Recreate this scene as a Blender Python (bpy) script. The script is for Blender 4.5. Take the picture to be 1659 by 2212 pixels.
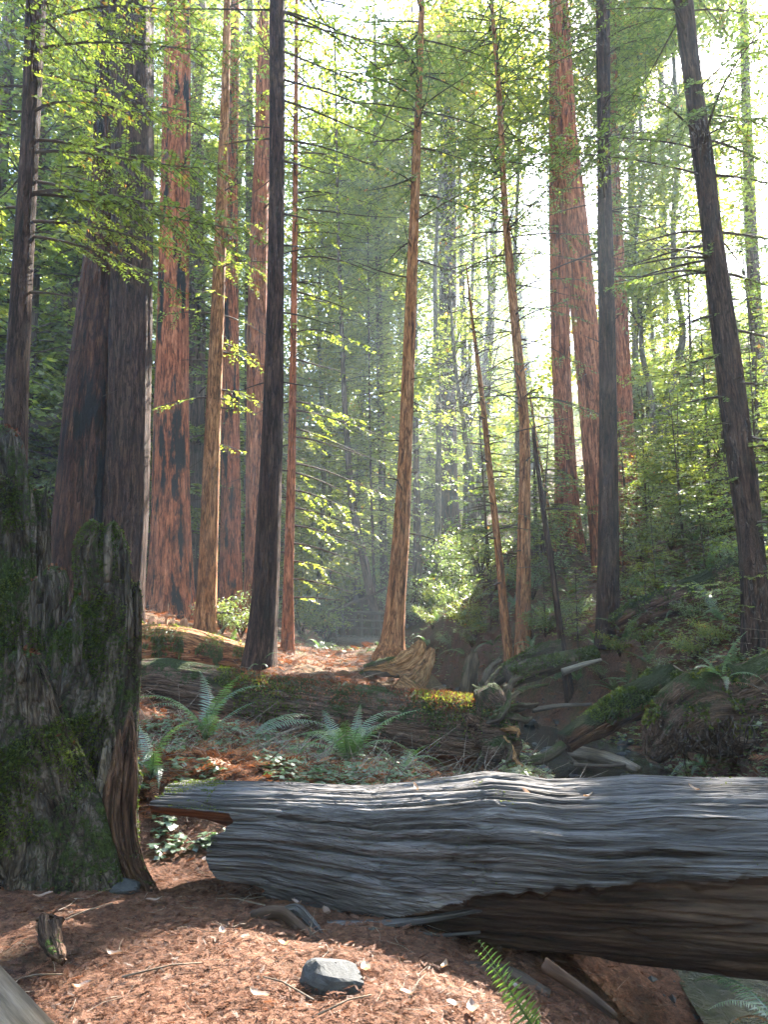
import bpy, math, random
import numpy as np
from mathutils import Vector, Matrix, Quaternion

# ------------------------------------------------------------------ camera, sky, sun, exposure
for o in list(bpy.data.objects):
    bpy.data.objects.remove(o)
S = bpy.context.scene
COL = S.collection
R = math.radians
rng = np.random.default_rng(11)
random.seed(11)

FPX = 1661.0                     # focal length in units of a 1659 x 2212 picture
PITCH = R(8.4)
CAMZ = 1.6
cam_d = bpy.data.cameras.new('camera')
cam = bpy.data.objects.new('camera', cam_d)
COL.objects.link(cam)
cam.location = (0, 0, CAMZ)
cam.rotation_euler = (R(90) + PITCH, 0, 0)
cam_d.sensor_fit = 'VERTICAL'
cam_d.sensor_height = 36
cam_d.lens = 18 * FPX / 1106
cam_d.clip_start = 0.05
cam_d.clip_end = 1500
S.camera = cam

SUN_AZ, SUN_EL = R(29), R(41)    # azimuth to the right of the view direction (+Y)
SUN = np.array([math.sin(SUN_AZ) * math.cos(SUN_EL), math.cos(SUN_AZ) * math.cos(SUN_EL), math.sin(SUN_EL)])
W = bpy.data.worlds.new('World')
S.world = W
W.use_nodes = True
wn = W.node_tree.nodes
bg = wn['Background']
sky = wn.new('ShaderNodeTexSky')
sky.sky_type = 'NISHITA'
sky.sun_disc = False
sky.sun_elevation = SUN_EL
sky.sun_rotation = SUN_AZ
sky.air_density = 1.0
sky.dust_density = 1.0
W.node_tree.links.new(sky.outputs[0], bg.inputs[0])
bg.inputs[1].default_value = 0.095
sl = bpy.data.lights.new('sun', 'SUN')
sl.energy = 4.0
sl.angle = R(0.5)
sl.color = (1.0, 0.93, 0.82)
so = bpy.data.objects.new('sun', sl)
COL.objects.link(so)
so.location = (20, 60, 60)
so.rotation_mode = 'QUATERNION'
so.rotation_quaternion = Vector(SUN).to_track_quat('Z', 'Y')

S.view_settings.view_transform = 'Standard'
S.view_settings.look = 'None'
S.view_settings.gamma = 1.0
S.view_settings.exposure = 4.0
S.render.engine = 'CYCLES'
cy = S.cycles
cy.max_bounces = 6
cy.diffuse_bounces = 4
cy.glossy_bounces = 2
cy.transmission_bounces = 4
cy.volume_bounces = 1
cy.transparent_max_bounces = 4
cy.use_denoising = True
cy.sample_clamp_indirect = 6
cy.use_adaptive_sampling = True
cy.adaptive_threshold = 0.02
cy.caustics_reflective = False
cy.caustics_refractive = False

# ------------------------------------------------------------------ helpers
CP, SP = math.cos(PITCH), math.sin(PITCH)


def at(px, py, Y):
    """point seen at (px, py) of the 1659 x 2212 picture, Y metres ahead"""
    dx = (px - 829.5) / FPX
    dy = (1106 - py) / FPX
    k = Y / (CP - dy * SP)
    return np.array([k * dx, Y, CAMZ + k * (SP + dy * CP)])


def mpp(py, Y):
    """metres per picture pixel there"""
    dy = (1106 - py) / FPX
    return Y / (CP - dy * SP) / FPX


def _hash(i, j, k):
    n = (i * 374761393 + j * 668265263 + k * 1274126177) & 0xffffffff
    n = ((n ^ (n >> 13)) * 1274126177) & 0xffffffff
    n = (n ^ (n >> 16)) & 0xffffff
    return n / float(0x7fffff) - 1.0


def vnoise(p):
    p = np.asarray(p, float)
    f = np.floor(p)
    i = f.astype(np.int64)
    t = p - f
    t = t * t * (3 - 2 * t)
    r = 0
    for a in (0, 1):
        wa = t[..., 0] if a else 1 - t[..., 0]
        for b in (0, 1):
            wb = t[..., 1] if b else 1 - t[..., 1]
            for c in (0, 1):
                wc = t[..., 2] if c else 1 - t[..., 2]
                r = r + wa * wb * wc * _hash(i[..., 0] + a, i[..., 1] + b, i[..., 2] + c)
    return r


def fbm(p, oct=4):
    p = np.asarray(p, float)
    r, a = 0, 0.5
    for _ in range(oct):
        r = r + a * vnoise(p)
        p = p * 2.03 + 17.3
        a *= 0.5
    return r


def unit(v):
    return v / np.maximum(np.linalg.norm(v, axis=-1, keepdims=True), 1e-9)


class MB:
    """collects quads / triangles with a colour-variation value, a grain coordinate and a material slot"""

    def __init__(self):
        self.v, self.q, self.t, self.qm, self.tm, self.rnd, self.g = [], [], [], [], [], [], []
        self.n = 0

    def add(self, V, Q=None, T=None, rnd=0.5, g=None, m=0):
        V = np.asarray(V, float).reshape(-1, 3)
        self.v.append(V)
        self.rnd.append(np.broadcast_to(np.asarray(rnd, float), (len(V),)))
        self.g.append(V if g is None else np.asarray(g, float))
        if Q is not None and len(Q):
            Q = np.asarray(Q, np.int64)
            self.q.append(Q + self.n)
            self.qm.append(np.full(len(Q), m))
        if T is not None and len(T):
            T = np.asarray(T, np.int64)
            self.t.append(T + self.n)
            self.tm.append(np.full(len(T), m))
        self.n += len(V)

    def mesh(self, name, mats, smooth=True, base=(0, 0, 0)):
        V = np.concatenate(self.v) - np.asarray(base, float)
        Q = np.concatenate(self.q) if self.q else np.zeros((0, 4), np.int64)
        T = np.concatenate(self.t) if self.t else np.zeros((0, 3), np.int64)
        me = bpy.data.meshes.new(name)
        me.vertices.add(len(V))
        me.vertices.foreach_set('co', V.astype(np.float32).ravel())
        nl = len(Q) * 4 + len(T) * 3
        me.loops.add(nl)
        me.loops.foreach_set('vertex_index', np.concatenate([Q.ravel(), T.ravel()]).astype(np.int32))
        me.polygons.add(len(Q) + len(T))
        ls = np.concatenate([np.arange(len(Q)) * 4, len(Q) * 4 + np.arange(len(T)) * 3]).astype(np.int32)
        me.polygons.foreach_set('loop_start', ls)
        mi = np.concatenate([np.concatenate(self.qm) if self.qm else np.zeros(0),
                             np.concatenate(self.tm) if self.tm else np.zeros(0)]).astype(np.int32)
        me.polygons.foreach_set('material_index', mi)
        me.polygons.foreach_set('use_smooth', np.full(len(Q) + len(T), bool(smooth)))
        a = me.attributes.new('rnd', 'FLOAT', 'POINT')
        a.data.foreach_set('value', np.concatenate(self.rnd).astype(np.float32))
        a = me.attributes.new('gco', 'FLOAT_VECTOR', 'POINT')
        a.data.foreach_set('vector', np.concatenate(self.g).astype(np.float32).ravel())
        me.update(calc_edges=True)
        for m in mats:
            me.materials.append(m)
        return me

    def obj(self, name, mats, parent=None, smooth=True, base=None):
        if not isinstance(mats, (list, tuple)):
            mats = [mats]
        if parent is not None:
            base = WORLD[parent.name]
        elif base is None:
            base = (0, 0, 0)
        me = self.mesh(name, mats, smooth, base)
        o = bpy.data.objects.new(name, me)
        COL.objects.link(o)
        if parent is not None:
            o.parent = parent
            WORLD[o.name] = base
        else:
            o.location = base
            WORLD[o.name] = np.asarray(base, float)
        return o


WORLD = {}                       # world position of every thing's origin


def tag(o, label=None, cat=None, group=None, kind=None):
    for k, v in (('label', label), ('category', cat), ('group', group), ('kind', kind)):
        if v:
            o[k] = v
    return o


def thing(name, loc, label, cat, group=None):
    o = bpy.data.objects.new(name, None)
    o.empty_display_size = 0.2
    COL.objects.link(o)
    o.location = tuple(loc)
    WORLD[o.name] = np.asarray(loc, float)
    return tag(o, label, cat, group)


def copy_thing(src, loc, rotz=0, scale=1.0, label=None, group=None, tilt=(0, 0)):
    c = src.copy()
    COL.objects.link(c)
    c.location = tuple(loc)
    c.rotation_euler = (tilt[0], tilt[1], rotz)
    c.scale = (scale,) * 3 if np.isscalar(scale) else scale
    if label:
        c['label'] = label
    if group:
        c['group'] = group
    for ch in src.children:
        d = ch.copy()
        COL.objects.link(d)
        d.parent = c
        for g in ch.children:
            e = g.copy()
            COL.objects.link(e)
            e.parent = d
    return c


def sweep(P, Rad, nu=16, disp=None, cap=(True, True), squash=(1, 1), gseed=0.0, ref=(0.3, -1, 0.05)):
    """tube along P; Rad (n,) ; disp(theta, length) -> radius factor; returns V, Q, T, grain coordinates"""
    P = np.asarray(P, float)
    n = len(P)
    Rad = np.asarray(Rad, float)
    T = np.gradient(P, axis=0)
    T = unit(T)
    L = np.concatenate([[0], np.cumsum(np.linalg.norm(np.diff(P, axis=0), axis=1))])
    u = np.cross(T[0], np.asarray(ref, float))
    if np.linalg.norm(u) < 1e-3:
        u = np.cross(T[0], (1, 0, 0.2))
    U = np.zeros_like(P)
    for i in range(n):
        u = u - T[i] * np.dot(u, T[i])
        u = u / np.linalg.norm(u)
        U[i] = u
    B = np.cross(T, U)
    th = np.linspace(0, 2 * math.pi, nu, endpoint=False)
    TH, LL = np.meshgrid(th, L)
    rr = np.repeat(Rad[:, None], nu, 1)
    if disp is not None:
        rr = rr * disp(TH, LL, np.repeat(Rad[:, None], nu, 1))
    c, s = np.cos(TH) * rr * squash[0], np.sin(TH) * rr * squash[1]
    V = P[:, None, :] + U[:, None, :] * c[..., None] + B[:, None, :] * s[..., None]
    G = np.stack([np.cos(TH) * Rad[:, None], np.sin(TH) * Rad[:, None], LL + gseed], -1)
    idx = np.arange(n * nu).reshape(n, nu)
    a = idx[:-1]
    b = idx[1:]
    Q = np.stack([a, np.roll(a, -1, 1), np.roll(b, -1, 1), b], -1).reshape(-1, 4)
    V = V.reshape(-1, 3)
    G = G.reshape(-1, 3)
    Tr = []
    for e, on in ((0, cap[0]), (n - 1, cap[1])):
        if on:
            V = np.vstack([V, P[e]])
            G = np.vstack([G, [0, 0, L[e] + gseed]])
            r = idx[e]
            k = np.full(nu, len(V) - 1)
            tri = np.stack([k, np.roll(r, -1), r], -1) if e == 0 else np.stack([k, r, np.roll(r, -1)], -1)
            Tr.append(tri)
    Tr = np.concatenate(Tr) if Tr else None
    return V, Q, Tr, G


def resample(P, cols, step):
    """resample polyline P (n,3) with extra columns at about `step`, smooth (Catmull-Rom)"""
    P = np.asarray(P, float)
    cols = np.asarray(cols, float).reshape(len(P), -1)
    A = np.hstack([P, cols])
    d = np.linalg.norm(np.diff(P, axis=0), axis=1)
    out = []
    n = len(A)
    for i in range(n - 1):
        p0, p1, p2, p3 = A[max(i - 1, 0)], A[i], A[i + 1], A[min(i + 2, n - 1)]
        m = max(1, int(round(d[i] / step)))
        # finite-difference tangents with chord lengths keep the spacing even
        da = d[i - 1] if i > 0 else d[i]
        dc = d[i + 1] if i + 1 < n - 1 else d[i]
        m1 = (p2 - p0) / (da + d[i]) * d[i] if i > 0 else (p2 - p1)
        m2 = (p3 - p1) / (dc + d[i]) * d[i] if i + 1 < n - 1 else (p2 - p1)
        for t in np.linspace(0, 1, m, endpoint=False):
            h = (2 * t**3 - 3 * t**2 + 1) * p1 + (t**3 - 2 * t**2 + t) * m1 + (-2 * t**3 + 3 * t**2) * p2 + (t**3 - t**2) * m2
            out.append(h)
    out.append(A[-1])
    out = np.array(out)
    return out[:, :3], out[:, 3:]


def tube(mb, P, r0, r1=None, nu=6, step=None, m=0, rnd=0.5, rough=0.0, seed=0.0):
    P = np.asarray(P, float)
    r1 = r0 if r1 is None else r1
    rad = np.linspace(r0, r1, len(P))
    if step:
        P, c = resample(P, rad, step)
        rad = c[:, 0]
    dsp = None
    if rough:
        dsp = lambda th, L, r: 1 + rough * fbm(np.stack([np.cos(th) * 2 + seed, np.sin(th) * 2, L / np.maximum(r, .01) * .35], -1), 3) * 2
    V, Q, T, G = sweep(P, rad, nu, dsp, gseed=seed)
    mb.add(V, Q, T, rnd, G, m)


def box(mb, c, sx, sy, sz, M=None, m=0, jit=0.0):
    V = np.array([[x, y, z] for x in (-.5, .5) for y in (-.5, .5) for z in (-.5, .5)]) * (sx, sy, sz)
    if M is not None:
        V = V @ np.asarray(M).T
    V = V + np.asarray(c, float)
    Q = [[0, 1, 3, 2], [4, 6, 7, 5], [0, 4, 5, 1], [2, 3, 7, 6], [0, 2, 6, 4], [1, 5, 7, 3]]
    G = np.array([[x, y, z] for x in (-.5, .5) for y in (-.5, .5) for z in (-.5, .5)]) * (sx, sy, sz)
    # grain runs along the longest side
    k = int(np.argmax((sx, sy, sz)))
    G = G[:, [(k + 1) % 3, (k + 2) % 3, k]]
    mb.add(V, Q, None, 0.5, G + np.sum(c), m)


# ------------------------------------------------------------------ materials
def mat(name):
    m = bpy.data.materials.new(name)
    m.use_nodes = True
    nt = m.node_tree
    for n in list(nt.nodes):
        nt.nodes.remove(n)
    out = nt.nodes.new('ShaderNodeOutputMaterial')
    return m, nt, out


def N(nt, t, **kw):
    n = nt.nodes.new(t)
    for k, v in kw.items():
        if k.startswith('i_'):
            key = k[2:]
            n.inputs[int(key) if key.isdigit() else key].default_value = v
        else:
            setattr(n, k, v)
    return n


def ramp(nt, fac, stops):
    r = nt.nodes.new('ShaderNodeValToRGB')
    e = r.color_ramp.elements
    while len(e) < len(stops):
        e.new(0.5)
    for el, (p, c) in zip(e, stops):
        el.position = p
        el.color = (*c, 1) if len(c) == 3 else c
    nt.links.new(fac, r.inputs[0])
    return r.outputs[0]


def noise(nt, vec, scale, detail=5, rough=0.6, dist=0.0):
    n = N(nt, 'ShaderNodeTexNoise')
    n.inputs['Scale'].default_value = scale
    n.inputs['Detail'].default_value = detail
    n.inputs['Roughness'].default_value = rough
    n.inputs['Distortion'].default_value = dist
    if vec is not None:
        nt.links.new(vec, n.inputs['Vector'])
    return n.outputs[0]


def mapped(nt, vec, sc):
    m = N(nt, 'ShaderNodeMapping')
    m.inputs['Scale'].default_value = sc
    nt.links.new(vec, m.inputs['Vector'])
    return m.outputs[0]


def mix(nt, fac, a, b, mode='MIX'):
    m = N(nt, 'ShaderNodeMix', data_type='RGBA', blend_type=mode)
    for s, v in ((m.inputs[0], fac), (m.inputs[6], a), (m.inputs[7], b)):
        if isinstance(v, (int, float)):
            s.default_value = v
        elif isinstance(v, tuple):
            s.default_value = (*v, 1)
        else:
            nt.links.new(v, s)
    return m.outputs[2]


def math_(nt, op, a, b=None, clamp=False):
    m = N(nt, 'ShaderNodeMath', operation=op, use_clamp=clamp)
    for i, v in enumerate((a, b)):
        if v is None:
            continue
        if isinstance(v, (int, float)):
            m.inputs[i].default_value = v
        else:
            nt.links.new(v, m.inputs[i])
    return m.outputs[0]


def attr(nt, name):
    return N(nt, 'ShaderNodeAttribute', attribute_name=name)


def wood_mat(name, dark, mid, light, grey=(0.2, 0.18, 0.16), grey_amt=0.3, stretch=0.07, scale=16, char=0.0, moss=0.0,
             moss_col=(0.05, 0.075, 0.012), bump=0.6, rough=0.9, moss_up=0.5, dist=0.025, furrow=0.0):
    """fibrous bark / wood along the grain coordinate, with optional charring and moss"""
    m, nt, out = mat(name)
    g = attr(nt, 'gco').outputs['Vector']
    v1 = mapped(nt, g, (1, 1, stretch))
    n1 = noise(nt, v1, scale, 7, 0.65, 0.3)
    n2 = noise(nt, v1, scale * 3.1, 4, 0.6)
    n3 = noise(nt, mapped(nt, g, (1, 1, 0.25)), 1.7, 4, 0.6)
    col = ramp(nt, n1, [(0.33, dark), (0.5, mid), (0.68, light)])
    col = mix(nt, math_(nt, 'MULTIPLY', ramp(nt, n3, [(0.45, (0, 0, 0)), (0.65, (1, 1, 1))]), grey_amt), col, grey)
    fine = ramp(nt, n2, [(0.35, (0.45, 0.45, 0.45)), (0.6, (1.1, 1.1, 1.1))])
    col = mix(nt, 0.8, col, fine, 'MULTIPLY')
    if furrow:
        n5 = noise(nt, mapped(nt, g, (1, 1, stretch * 1.3)), scale * .75, 3, 0.55, 0.5)
        n6 = noise(nt, mapped(nt, g, (1, 1, stretch * 2.2)), scale * 2.2, 3, 0.55, 0.4)
        f1 = math_(nt, 'MULTIPLY', math_(nt, 'ABSOLUTE', math_(nt, 'SUBTRACT', n5, 0.5)), 14.0, clamp=True)
        f2 = math_(nt, 'MULTIPLY', math_(nt, 'ABSOLUTE', math_(nt, 'SUBTRACT', n6, 0.5)), 11.0, clamp=True)
        fur = math_(nt, 'MULTIPLY', f1, math_(nt, 'ADD', math_(nt, 'MULTIPLY', f2, 0.6), 0.4))
        col = mix(nt, furrow, col, ramp(nt, fur, [(0.0, (0.16, 0.14, 0.13)), (0.75, (1.12, 1.12, 1.12))]), 'MULTIPLY')
    if char:
        n4 = noise(nt, mapped(nt, g, (1, 1, 0.16)), 2.6, 6, 0.68)
        f = ramp(nt, n4, [(0.60 - char * 0.2, (0, 0, 0)), (0.64 - char * 0.2, (1, 1, 1))])
        col = mix(nt, f, col, (0.012, 0.01, 0.009))
    h = math_(nt, 'ADD', n1, math_(nt, 'MULTIPLY', n2, 0.35))
    if furrow:
        h = math_(nt, 'ADD', h, math_(nt, 'MULTIPLY', fur, 0.9))
    if moss:
        geo = N(nt, 'ShaderNodeNewGeometry')
        sep = N(nt, 'ShaderNodeSeparateXYZ')
        nt.links.new(geo.outputs['Normal'], sep.inputs[0])
        obj = N(nt, 'ShaderNodeTexCoord').outputs['Object']
        nm = noise(nt, obj, 2.3, 6, 0.7)
        nf = noise(nt, obj, 38, 4, 0.7)
        f = math_(nt, 'ADD', math_(nt, 'MULTIPLY', sep.outputs['Z'], moss_up * 0.4), nm)
        f = math_(nt, 'ADD', f, math_(nt, 'MULTIPLY', math_(nt, 'SUBTRACT', nf, 0.5), 0.5))
        f = ramp(nt, f, [(0.74 - moss * 0.35, (0, 0, 0)), (0.82 - moss * 0.35, (1, 1, 1))])
        mc = ramp(nt, nf, [(0.3, tuple(c * 0.35 for c in moss_col)), (0.55, moss_col), (0.75, tuple(min(1, c * 1.9) for c in moss_col))])
        col = mix(nt, f, col, mc)
        h = math_(nt, 'ADD', h, math_(nt, 'MULTIPLY', math_(nt, 'MULTIPLY', f, nf), 1.2))
    b = N(nt, 'ShaderNodeBump')
    b.inputs['Strength'].default_value = bump
    b.inputs['Distance'].default_value = dist
    nt.links.new(h, b.inputs['Height'])
    p = N(nt, 'ShaderNodeBsdfPrincipled')
    p.inputs['Roughness'].default_value = rough
    p.inputs['Specular IOR Level'].default_value = 0.2
    nt.links.new(col, p.inputs['Base Color'])
    nt.links.new(b.outputs[0], p.inputs['Normal'])
    nt.links.new(p.outputs[0], out.inputs[0])
    return m


def leaf_mat(name, c0, c1, c2, trans=0.5, tcol=(1.0, 1.0, 0.45), rough=0.45, gloss=0.06, brown=None):
    """thin leaves: diffuse + translucent + a waxy sheen, colour varied leaf by leaf"""
    m, nt, out = mat(name)
    r = attr(nt, 'rnd').outputs['Fac']
    stops = [(0.0, c0), (0.5, c1), (0.95, c2)]
    if brown:
        stops = [(0.0, c0), (0.45, c1), (0.965, c2), (0.985, brown)]
    col = ramp(nt, r, stops)
    oi = N(nt, 'ShaderNodeObjectInfo')
    tint = ramp(nt, oi.outputs['Random'], [(0, (0.75, 0.85, 0.9)), (0.5, (1, 1, 1)), (1, (1.2, 1.08, 0.7))])
    col = mix(nt, 0.8, col, tint, 'MULTIPLY')
    d = N(nt, 'ShaderNodeBsdfDiffuse')
    nt.links.new(col, d.inputs[0])
    t = N(nt, 'ShaderNodeBsdfTranslucent')
    tc = mix(nt, 1.0, col, tuple(min(1.0, x) for x in tcol), 'MULTIPLY')
    tb = N(nt, 'ShaderNodeHueSaturation')
    tb.inputs['Value'].default_value = 4.0
    tb.inputs['Saturation'].default_value = 1.0
    nt.links.new(tc, tb.inputs['Color'])
    nt.links.new(tb.outputs[0], t.inputs[0])
    ms = N(nt, 'ShaderNodeMixShader')
    ms.inputs[0].default_value = trans
    nt.links.new(d.outputs[0], ms.inputs[1])
    nt.links.new(t.outputs[0], ms.inputs[2])
    gl = N(nt, 'ShaderNodeBsdfGlossy')
    gl.inputs['Roughness'].default_value = rough
    gl.inputs['Color'].default_value = (1, 1, 1, 1)
    mg = N(nt, 'ShaderNodeMixShader')
    mg.inputs[0].default_value = gloss
    nt.links.new(ms.outputs[0], mg.inputs[1])
    nt.links.new(gl.outputs[0], mg.inputs[2])
    nt.links.new(mg.outputs[0], out.inputs[0])
    return m


def rock_mat(name, a, b, moss=0.0):
    m, nt, out = mat(name)
    o = N(nt, 'ShaderNodeTexCoord').outputs['Object']
    oi = N(nt, 'ShaderNodeObjectInfo')
    n1 = noise(nt, o, 9, 8, 0.7, 0.5)
    n2 = noise(nt, o, 60, 4, 0.7)
    col = ramp(nt, n1, [(0.3, a), (0.7, b)])
    col = mix(nt, 0.5, col, ramp(nt, n2, [(0.3, (0.5, 0.5, 0.5)), (0.7, (1.2, 1.2, 1.2))]), 'MULTIPLY')
    col = mix(nt, 0.6, col, ramp(nt, oi.outputs['Random'], [(0, (0.6, 0.6, 0.62)), (1, (1.3, 1.25, 1.2))]), 'MULTIPLY')
    bp = N(nt, 'ShaderNodeBump')
    bp.inputs['Strength'].default_value = 0.5
    bp.inputs['Distance'].default_value = 0.02
    nt.links.new(math_(nt, 'ADD', n1, math_(nt, 'MULTIPLY', n2, 0.3)), bp.inputs['Height'])
    p = N(nt, 'ShaderNodeBsdfPrincipled')
    p.inputs['Roughness'].default_value = 0.8
    nt.links.new(col, p.inputs['Base Color'])
    nt.links.new(bp.outputs[0], p.inputs['Normal'])
    nt.links.new(p.outputs[0], out.inputs[0])
    return m


def ground_mat():
    m, nt, out = mat('forest_floor')
    o = N(nt, 'ShaderNodeTexCoord').outputs['Object']
    n1 = noise(nt, o, 0.9, 6, 0.65)
    n2 = noise(nt, o, 16, 6, 0.75, 0.4)
    n3 = noise(nt, o, 85, 4, 0.7)
    col = ramp(nt, n2, [(0.3, (0.03, 0.018, 0.012)), (0.48, (0.11, 0.055, 0.034)), (0.62, (0.19, 0.098, 0.062)), (0.8, (0.27, 0.16, 0.11))])
    col = mix(nt, 0.7, col, ramp(nt, n3, [(0.3, (0.35, 0.35, 0.35)), (0.7, (1.25, 1.2, 1.2))]), 'MULTIPLY')
    col = mix(nt, math_(nt, 'MULTIPLY', ramp(nt, n1, [(0.52, (0, 0, 0)), (0.66, (1, 1, 1))]), 0.6), col, (0.035, 0.028, 0.018))
    # moss and green seedlings on the hillsides
    geo = N(nt, 'ShaderNodeNewGeometry')
    sep = N(nt, 'ShaderNodeSeparateXYZ')
    nt.links.new(geo.outputs['Position'], sep.inputs[0])
    far = ramp(nt, math_(nt, 'MULTIPLY', sep.outputs['Y'], 0.02), [(0.17, (0, 0, 0)), (0.36, (1, 1, 1))])
    mm = ramp(nt, noise(nt, o, 1.6, 6, 0.7), [(0.48, (0, 0, 0)), (0.58, (1, 1, 1))])
    mf = math_(nt, 'MULTIPLY', math_(nt, 'MULTIPLY', far, mm), 0.55)
    mc = ramp(nt, n2, [(0.35, (0.03, 0.035, 0.014)), (0.7, (0.085, 0.1, 0.032))])
    col = mix(nt, mf, col, mc)
    b = N(nt, 'ShaderNodeBump')
    b.inputs['Strength'].default_value = 0.9
    b.inputs['Distance'].default_value = 0.03
    nt.links.new(math_(nt, 'ADD', n2, math_(nt, 'MULTIPLY', n3, 0.5)), b.inputs['Height'])
    p = N(nt, 'ShaderNodeBsdfPrincipled')
    p.inputs['Roughness'].default_value = 0.95
    p.inputs['Specular IOR Level'].default_value = 0.15
    nt.links.new(col, p.inputs['Base Color'])
    nt.links.new(b.outputs[0], p.inputs['Normal'])
    nt.links.new(p.outputs[0], out.inputs[0])
    return m


def water_mat():
    m, nt, out = mat('creek_water')
    o = N(nt, 'ShaderNodeTexCoord').outputs['Object']
    b = N(nt, 'ShaderNodeBump')
    b.inputs['Strength'].default_value = 0.35
    b.inputs['Distance'].default_value = 0.03
    nt.links.new(noise(nt, mapped(nt, o, (1, 0.6, 1)), 9, 4, 0.6, 0.6), b.inputs['Height'])
    p = N(nt, 'ShaderNodeBsdfPrincipled')
    p.inputs['Base Color'].default_value = (0.03, 0.032, 0.028, 1)
    p.inputs['Roughness'].default_value = 0.04
    p.inputs['IOR'].default_value = 1.33
    nt.links.new(b.outputs[0], p.inputs['Normal'])
    nt.links.new(p.outputs[0], out.inputs[0])
    return m


M = {}
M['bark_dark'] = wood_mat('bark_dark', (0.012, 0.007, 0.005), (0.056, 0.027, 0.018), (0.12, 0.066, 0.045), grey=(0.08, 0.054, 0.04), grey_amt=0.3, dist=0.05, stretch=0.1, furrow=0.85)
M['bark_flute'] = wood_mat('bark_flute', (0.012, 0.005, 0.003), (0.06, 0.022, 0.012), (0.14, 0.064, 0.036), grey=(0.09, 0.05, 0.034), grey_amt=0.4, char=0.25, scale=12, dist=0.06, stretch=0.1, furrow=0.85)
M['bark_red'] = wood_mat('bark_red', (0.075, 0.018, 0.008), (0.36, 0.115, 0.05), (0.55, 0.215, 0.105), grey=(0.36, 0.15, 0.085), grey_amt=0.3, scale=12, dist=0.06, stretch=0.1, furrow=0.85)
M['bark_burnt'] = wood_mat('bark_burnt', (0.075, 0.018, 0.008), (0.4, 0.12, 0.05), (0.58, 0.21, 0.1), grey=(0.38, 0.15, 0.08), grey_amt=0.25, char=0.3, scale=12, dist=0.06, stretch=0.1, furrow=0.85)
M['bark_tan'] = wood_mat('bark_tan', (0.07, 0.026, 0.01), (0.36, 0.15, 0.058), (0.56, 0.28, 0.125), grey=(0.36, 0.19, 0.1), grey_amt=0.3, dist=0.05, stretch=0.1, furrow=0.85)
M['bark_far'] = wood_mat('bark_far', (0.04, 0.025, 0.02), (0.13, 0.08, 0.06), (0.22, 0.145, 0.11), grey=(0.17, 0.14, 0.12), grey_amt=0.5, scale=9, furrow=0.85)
M['bark_smooth'] = wood_mat('bark_smooth', (0.05, 0.045, 0.032), (0.12, 0.1, 0.07), (0.2, 0.17, 0.12), grey_amt=0.3, stretch=0.4, scale=8, moss=0.35, bump=0.3)
M['twig'] = wood_mat('twig', (0.03, 0.02, 0.015), (0.075, 0.05, 0.036), (0.13, 0.09, 0.065), grey_amt=0.3, bump=0.2)
M['moss_bark'] = wood_mat('moss_bark', (0.03, 0.018, 0.012), (0.13, 0.075, 0.048), (0.24, 0.145, 0.1), grey=(0.17, 0.13, 0.1), grey_amt=0.4, moss=0.42, moss_col=(.036, .05, .012), bump=0.9, dist=0.05, moss_up=0.6, furrow=0.5)
M['stump'] = wood_mat('stump', (0.025, 0.019, 0.014), (0.11, 0.083, 0.062), (0.25, 0.2, 0.15), grey=(0.21, 0.195, 0.165), grey_amt=0.5, moss=0.6, moss_col=(0.055, 0.075, 0.02), bump=1.0, dist=0.05, moss_up=0.4, scale=10, stretch=0.1, furrow=0.75)
M['bank_wood'] = wood_mat('bank_wood', (0.03, 0.014, 0.008), (0.12, 0.055, 0.03), (0.22, 0.12, 0.07), grey_amt=0.3, scale=9, bump=0.9, dist=0.05, moss=0.45, moss_up=1.0, moss_col=(.03, .038, .011), furrow=0.6)
M['rot'] = wood_mat('rot', (0.06, 0.02, 0.01), (0.22, 0.085, 0.04), (0.36, 0.17, 0.085), grey_amt=0.15, scale=9, bump=0.8, dist=0.05)
M['pale_wood'] = wood_mat('pale_wood', (0.09, 0.036, 0.013), (0.4, 0.19, 0.075), (0.6, 0.34, 0.16), grey=(0.28, 0.19, 0.1), grey_amt=0.3, scale=12, bump=0.9, dist=0.04, moss=0.2, furrow=0.6)
M['torn_wood'] = wood_mat('torn_wood', (0.02, 0.011, 0.007), (0.12, 0.062, 0.037), (0.3, 0.175, 0.115), grey=(0.12, 0.09, 0.068), grey_amt=0.6, scale=16, bump=1.0, dist=0.03, moss=0.25, moss_up=.2, furrow=0.8, stretch=0.06)
M['mossy_limb'] = wood_mat('mossy_limb', (0.02, 0.015, 0.01), (0.08, 0.055, 0.035), (0.15, 0.11, 0.07), grey_amt=0.3, moss=0.55, moss_col=(0.04, 0.048, 0.011), bump=0.8, moss_up=0.4)
M['grey_log'] = wood_mat('grey_log', (0.024, 0.019, 0.015), (0.1, 0.092, 0.091), (0.175, 0.165, 0.167), grey=(0.112, 0.114, 0.13), grey_amt=0.55, stretch=0.035, scale=15, bump=0.8, rough=0.8, dist=0.025, furrow=0.5)  # weathered grey wood; its blue tint is skylight put into the colour
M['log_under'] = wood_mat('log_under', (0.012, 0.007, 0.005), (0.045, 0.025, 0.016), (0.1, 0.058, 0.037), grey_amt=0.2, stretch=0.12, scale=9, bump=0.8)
M['drift'] = wood_mat('drift', (0.05, 0.035, 0.025), (0.2, 0.15, 0.11), (0.36, 0.29, 0.22), grey=(0.28, 0.26, 0.23), grey_amt=0.5, scale=14)
M['plank'] = wood_mat('plank', (0.04, 0.03, 0.022), (0.12, 0.095, 0.07), (0.2, 0.16, 0.125), grey_amt=0.4, scale=22, bump=0.4)
M['post'] = wood_mat('post', (0.14, 0.06, 0.03), (0.34, 0.17, 0.09), (0.5, 0.28, 0.16), grey_amt=0.1, scale=18, bump=0.3)

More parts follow.
